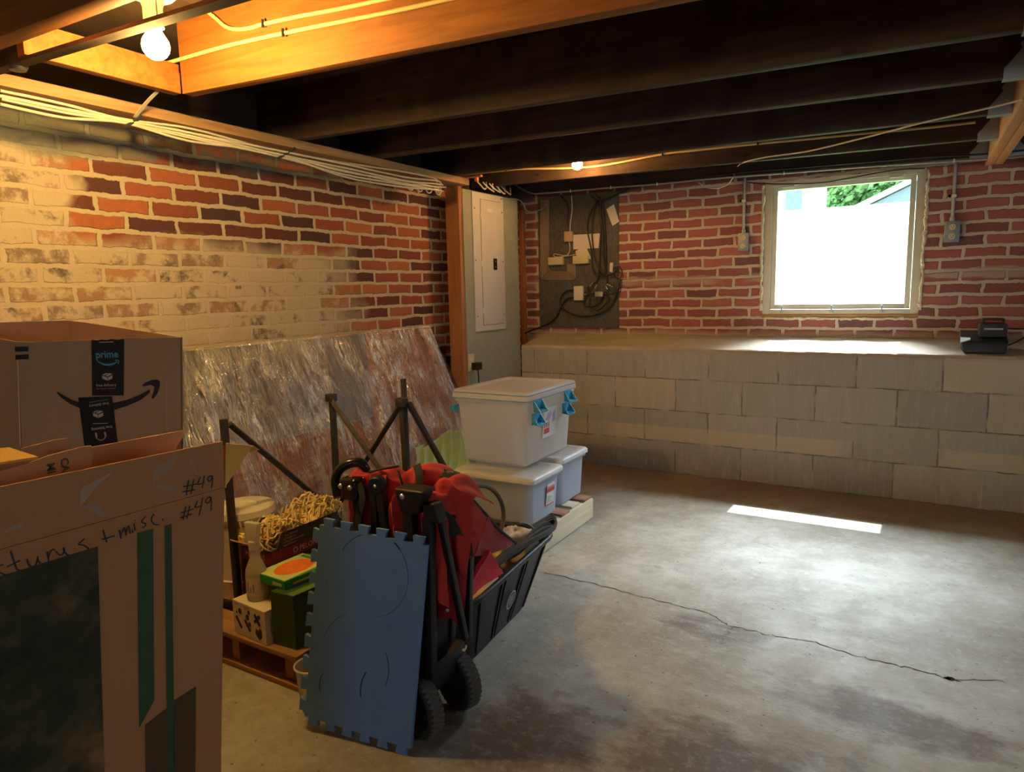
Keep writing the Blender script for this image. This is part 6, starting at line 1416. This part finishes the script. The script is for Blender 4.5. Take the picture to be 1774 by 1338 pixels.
mb = MB(); fpoly(mb, Ff49, ZB, [(882, 975), (992, 905), (988, 1500), (882, 1500)]); decal(mb, 'arrow_print', M['greyshape'], b49)
# clear tape pieces on the flap
for pts in ([(530, 590), (545, 560), (755, 450), (640, 560), (535, 690)], [(540, 685), (640, 660), (700, 740), (670, 758)], [(1025, 430), (1200, 330), (1160, 420), (1020, 540)], [(1020, 540), (1180, 545), (1175, 570), (1100, 585)], [(1255, 390), (1272, 350), (1330, 480), (1315, 485)], [(20, 850), (140, 790), (150, 830), (40, 860)]):
    mb = MB(); fpoly(mb, Ffl, ZA, pts, 0.0012); part(mb, 'tape_piece', M['filmclear'], ffl, 0, 'clear tape scrap')
# smaller box standing inside it
ib = thing('cardboard_box', 'small torn brown box with green letters, inside the tall brown box', 'box', (1.06, -3.72, 0.55), 'cardboard boxes')
xi = 1.072
q = [onX(xi, *ZA(*p)) for p in ((-40, 460), (180, 400), (330, 345), (560, 285), (612, 278), (620, 430))]
ybt = 0.60
mb = MB(); mb.prism([V((xi, q[0].y, ybt))] + q + [V((xi, q[-1].y, ybt))], (-0.004, 0, 0)); mb.box((xi - 0.055, q[0].y, ybt), (xi - 0.051, q[-1].y, q[0].z - 0.03)); mb.box((xi - 0.051, q[-1].y - 0.004, ybt), (xi - 0.004, q[-1].y, q[-1].z)); part(mb, 'box_body', M['card_mid'], ib, 0)
Fi = Fr((xi, q[2].y, q[2].z), (0, 1, 0), (0, 0, 1)); mb = MB()
p = on_frame(Fi, *ZA(404, 366)); h = 0.014
text(mb, Fi, 'CA', h * 1.25, p[0], p[1], 0.03, rot=-PI / 2); p = on_frame(Fi, *ZA(312, 400)); text(mb, Fi, 'MI', h * 1.25, p[0], p[1], 0.03, rot=-PI / 2); decal(mb, 'lettering', M['greenprint'], ib)
q2 = [onX(xi - 0.06, *ZA(*p)) for p in ((140, 300), (370, 240), (455, 230), (468, 300), (300, 350))]
mb = MB(); mb.prism(q2 + [V((xi - 0.06, q2[0].y, 0.86))], (-0.004, 0, 0)); part(mb, 'torn_flap', M['card_mid'], ib, 0)
mb = MB(); A0, B0, C0, D0 = onZ(0.945, *ZA(-60, 400)), onZ(0.935, *ZA(255, 352)), onZ(0.955, *ZA(60, 290)), onZ(0.955, *ZA(-60, 300))
mb.prism([A0, B0, C0, D0], (0, 0, -0.004)); part(mb, 'top_flap', M['card_lit'], ib, 0, 'yellow-lit top flap')
# shipping box behind, standing on another carton
a0, a1 = depth(1.58, 30, 593), depth(1.58, 315, 584); b0, b1 = depth(1.62, 40, 800), depth(1.62, 317, 792)
dv = depth(1.86, 122, 555) - a1
zsb = min(b0.z, b1.z)
hid = thing('cardboard_box', 'plain carton hidden under the shipping box, behind the tall brown box', 'box', (0.65, -3.35, 0), 'cardboard boxes')
mb = MB(); x_ = [b0 + V((0.02, 0.03, 0)), b1 + V((-0.03, -0.03, 0)), b1 + dv * 0.9 + V((-0.02, -0.03, 0)), b0 + dv * 0.9]
mb.hexa([V((p.x, p.y, 0.001)) for p in x_] + [V((p.x, p.y, zsb - 0.016)) for p in x_], 0.004); part(mb, 'box_body', M['card_brown'], hid, 0)
mb = MB(); k_ = (x_[0] + x_[1]) / 2; l_ = (x_[2] + x_[3]) / 2; ws = (x_[1] - x_[0]).normalized() * 0.025; zt2 = zsb - 0.0158
mb.prism([V((p.x, p.y, zt2)) for p in (k_ - ws, k_ + ws, l_ + ws, l_ - ws)], (0, 0, 0.0004)); part(mb, 'tape', M['filmclear'], hid, 0)
am = thing('shipping_box', 'open tan shipping box with black tape and curved arrow, behind the tall brown box', 'box', ((b0 + b1) / 2), 'cardboard boxes')
mb = MB(); th = 0.004
nf = (a1 - a0).cross(a0 - b0).normalized(); nf = nf if nf.dot(CP - a0) > 0 else -nf
mb.prism([b0, b1, a1, a0], -nf * th); 
wr = (a1 - a0).normalized()
mb.prism([b1, b1 + dv, a1 + dv, a1], -wr * th); mb.prism([b0, b0 + dv, a0 + dv, a0], wr * th); mb.prism([b0 + dv, b1 + dv, a1 + dv, a0 + dv], nf * th); mb.prism([b0, b1, b1 + dv, b0 + dv], (0, 0, 0.004))
part(mb, 'box_body', M['card_tan'], am, 0)
Fp = Fr(b0, b1 - b0, a0 - b0, 0.0008)
if Fp.n.dot(CP - b0) < 0: Fp.n = -Fp.n
Fp.o = b0 + Fp.n * 0.0006
ZP = lambda x, y: (x / 3.617, 530 + y / 3.617)
def pp(x, y): return on_frame(Fp, *ZP(x, y))
mb = MB(); poly(mb, Fp, [pp(*q) for q in [(357, 536), (400, 562), (450, 588), (500, 606), (600, 622), (715, 608), (800, 588), (880, 555), (940, 522), (938, 546), (880, 592), (800, 626), (715, 654), (600, 668), (500, 642), (440, 616), (390, 580), (360, 550)]])
poly(mb, Fp, [pp(*q) for q in [(892, 497), (908, 482), (950, 464), (985, 462), (1002, 474), (1000, 510), (985, 552), (962, 582), (948, 580), (962, 540), (968, 508), (950, 496), (915, 502), (896, 506)]]); part(mb, 'arrow_print', M['ink'], am, 0)
mb = MB()
for q in ([(93, 257), (178, 254), (178, 286), (95, 289)], [(96, 308), (180, 304), (180, 334), (97, 338)]): poly(mb, Fp, [pp(*r) for r in q])
part(mb, 'bar_print', M['ink'], am, 0)
mb = MB(); poly(mb, Fp, [pp(108, 340), pp(114, 340), pp(130, 880), pp(124, 880)]); poly(mb, Fp, [pp(1042, 470), pp(1045, 470), pp(1049, 780), pp(1046, 780)]); part(mb, 'tape_edge', M['paper'], am, 0)
t1 = MB(); poly(t1, Fp, [pp(575, 212), pp(610, 218), pp(640, 210), pp(668, 216), pp(700, 208), pp(740, 214), pp(778, 207), pp(776, 562), pp(578, 562)], 0.0006); ta1 = part(t1, 'black_tape', M['tape'], am, 0)
t2 = MB(); poly(t2, Fp, [pp(492, 574), pp(703, 566), pp(752, 960), pp(546, 990)], 0.0010); ta2 = part(t2, 'black_tape', M['tape'], am, 0)
S = (V((*pp(700, 300), 0)) - V((*pp(600, 300), 0))).length / 100    # metres per close-up unit
mb = MB(); o = pp(603, 326); text(mb, Fp, 'prime', 62 * S, o[0], o[1], 0.02, z=0.0012, sx=0.98); ribbon(mb, Fp, [pp(608, 343), pp(640, 362), pp(680, 370), pp(715, 362), pp(738, 348)], 8 * S, 0.0014, 4, lambda t: 0.4 + 1.2 * math.sin(PI * t)); ribbon(mb, Fp, [pp(722, 343), pp(745, 340), pp(742, 366)], 6 * S, 0.0014, 2); part(mb, 'tape_lettering', M['primeblue'], ta1, 0)
def icon(mb, cx, cy, z):
    poly(mb, Fp, [pp(cx + x, cy + y) for x, y in ((-33, -8), (0, 4), (0, 24), (-30, 12))], z); poly(mb, Fp, [pp(cx + x, cy + y) for x, y in ((4, 4), (34, -10), (31, 12), (4, 24))], z); poly(mb, Fp, [pp(cx + x, cy + y) for x, y in ((-30, -14), (-2, -24), (6, -22), (-20, -8))], z); poly(mb, Fp, [pp(cx + x, cy + y) for x, y in ((12, -23), (32, -17), (4, -2), (-12, -6))], z)
mb = MB(); icon(mb, 674, 444, 0.0012); o = pp(606, 506); text(mb, Fp, 'free delivery', 25 * S, o[0], o[1], 0.015, z=0.0012); o = pp(607, 523); text(mb, Fp, 'Fast, Free & convenient', 12.5 * S, o[0], o[1], 0.0, z=0.0012); part(mb, 'tape_lettering', M['tapecream'], ta1, 0); mb = MB(); o = pp(622, 231); rect(mb, Fp, o[0], o[1], o[0] + 90 * S, o[1] + 5 * S, 0.0012); part(mb, 'tape_line', M['tapecream'], ta1, 0)
r2 = PI + 0.13
mb = MB(); icon(mb, 617, 678, 0.0016); o = pp(682, 602); text(mb, Fp, 'free delivery', 25 * S, o[0], o[1], 0.015, rot=r2, z=0.0016); o = pp(678, 583); text(mb, Fp, 'Fast, Free & convenient', 12.5 * S, o[0], o[1], 0.0, rot=r2, z=0.0016)
part(mb, 'tape_lettering', M['tapecream'], ta2, 0); mb = MB()
o = pp(704, 748); text(mb, Fp, 'free listening', 26 * S, o[0], o[1], 0.015, rot=r2, z=0.0016); o = pp(678, 733); rect(mb, Fp, o[0] - 95 * S, o[1] - 4 * S, o[0], o[1], 0.0016)
ribbon(mb, Fp, [pp(603, 800), pp(606, 825), pp(636, 842), pp(664, 822), pp(660, 795)], 5 * S, 0.0018, 4); ribbon(mb, Fp, [pp(604, 795), pp(607, 822)], 12 * S, 0.0018, 0); ribbon(mb, Fp, [pp(660, 790), pp(664, 816)], 12 * S, 0.0018, 0)
part(mb, 'tape_lettering', M['tapecream'], ta2, 0)
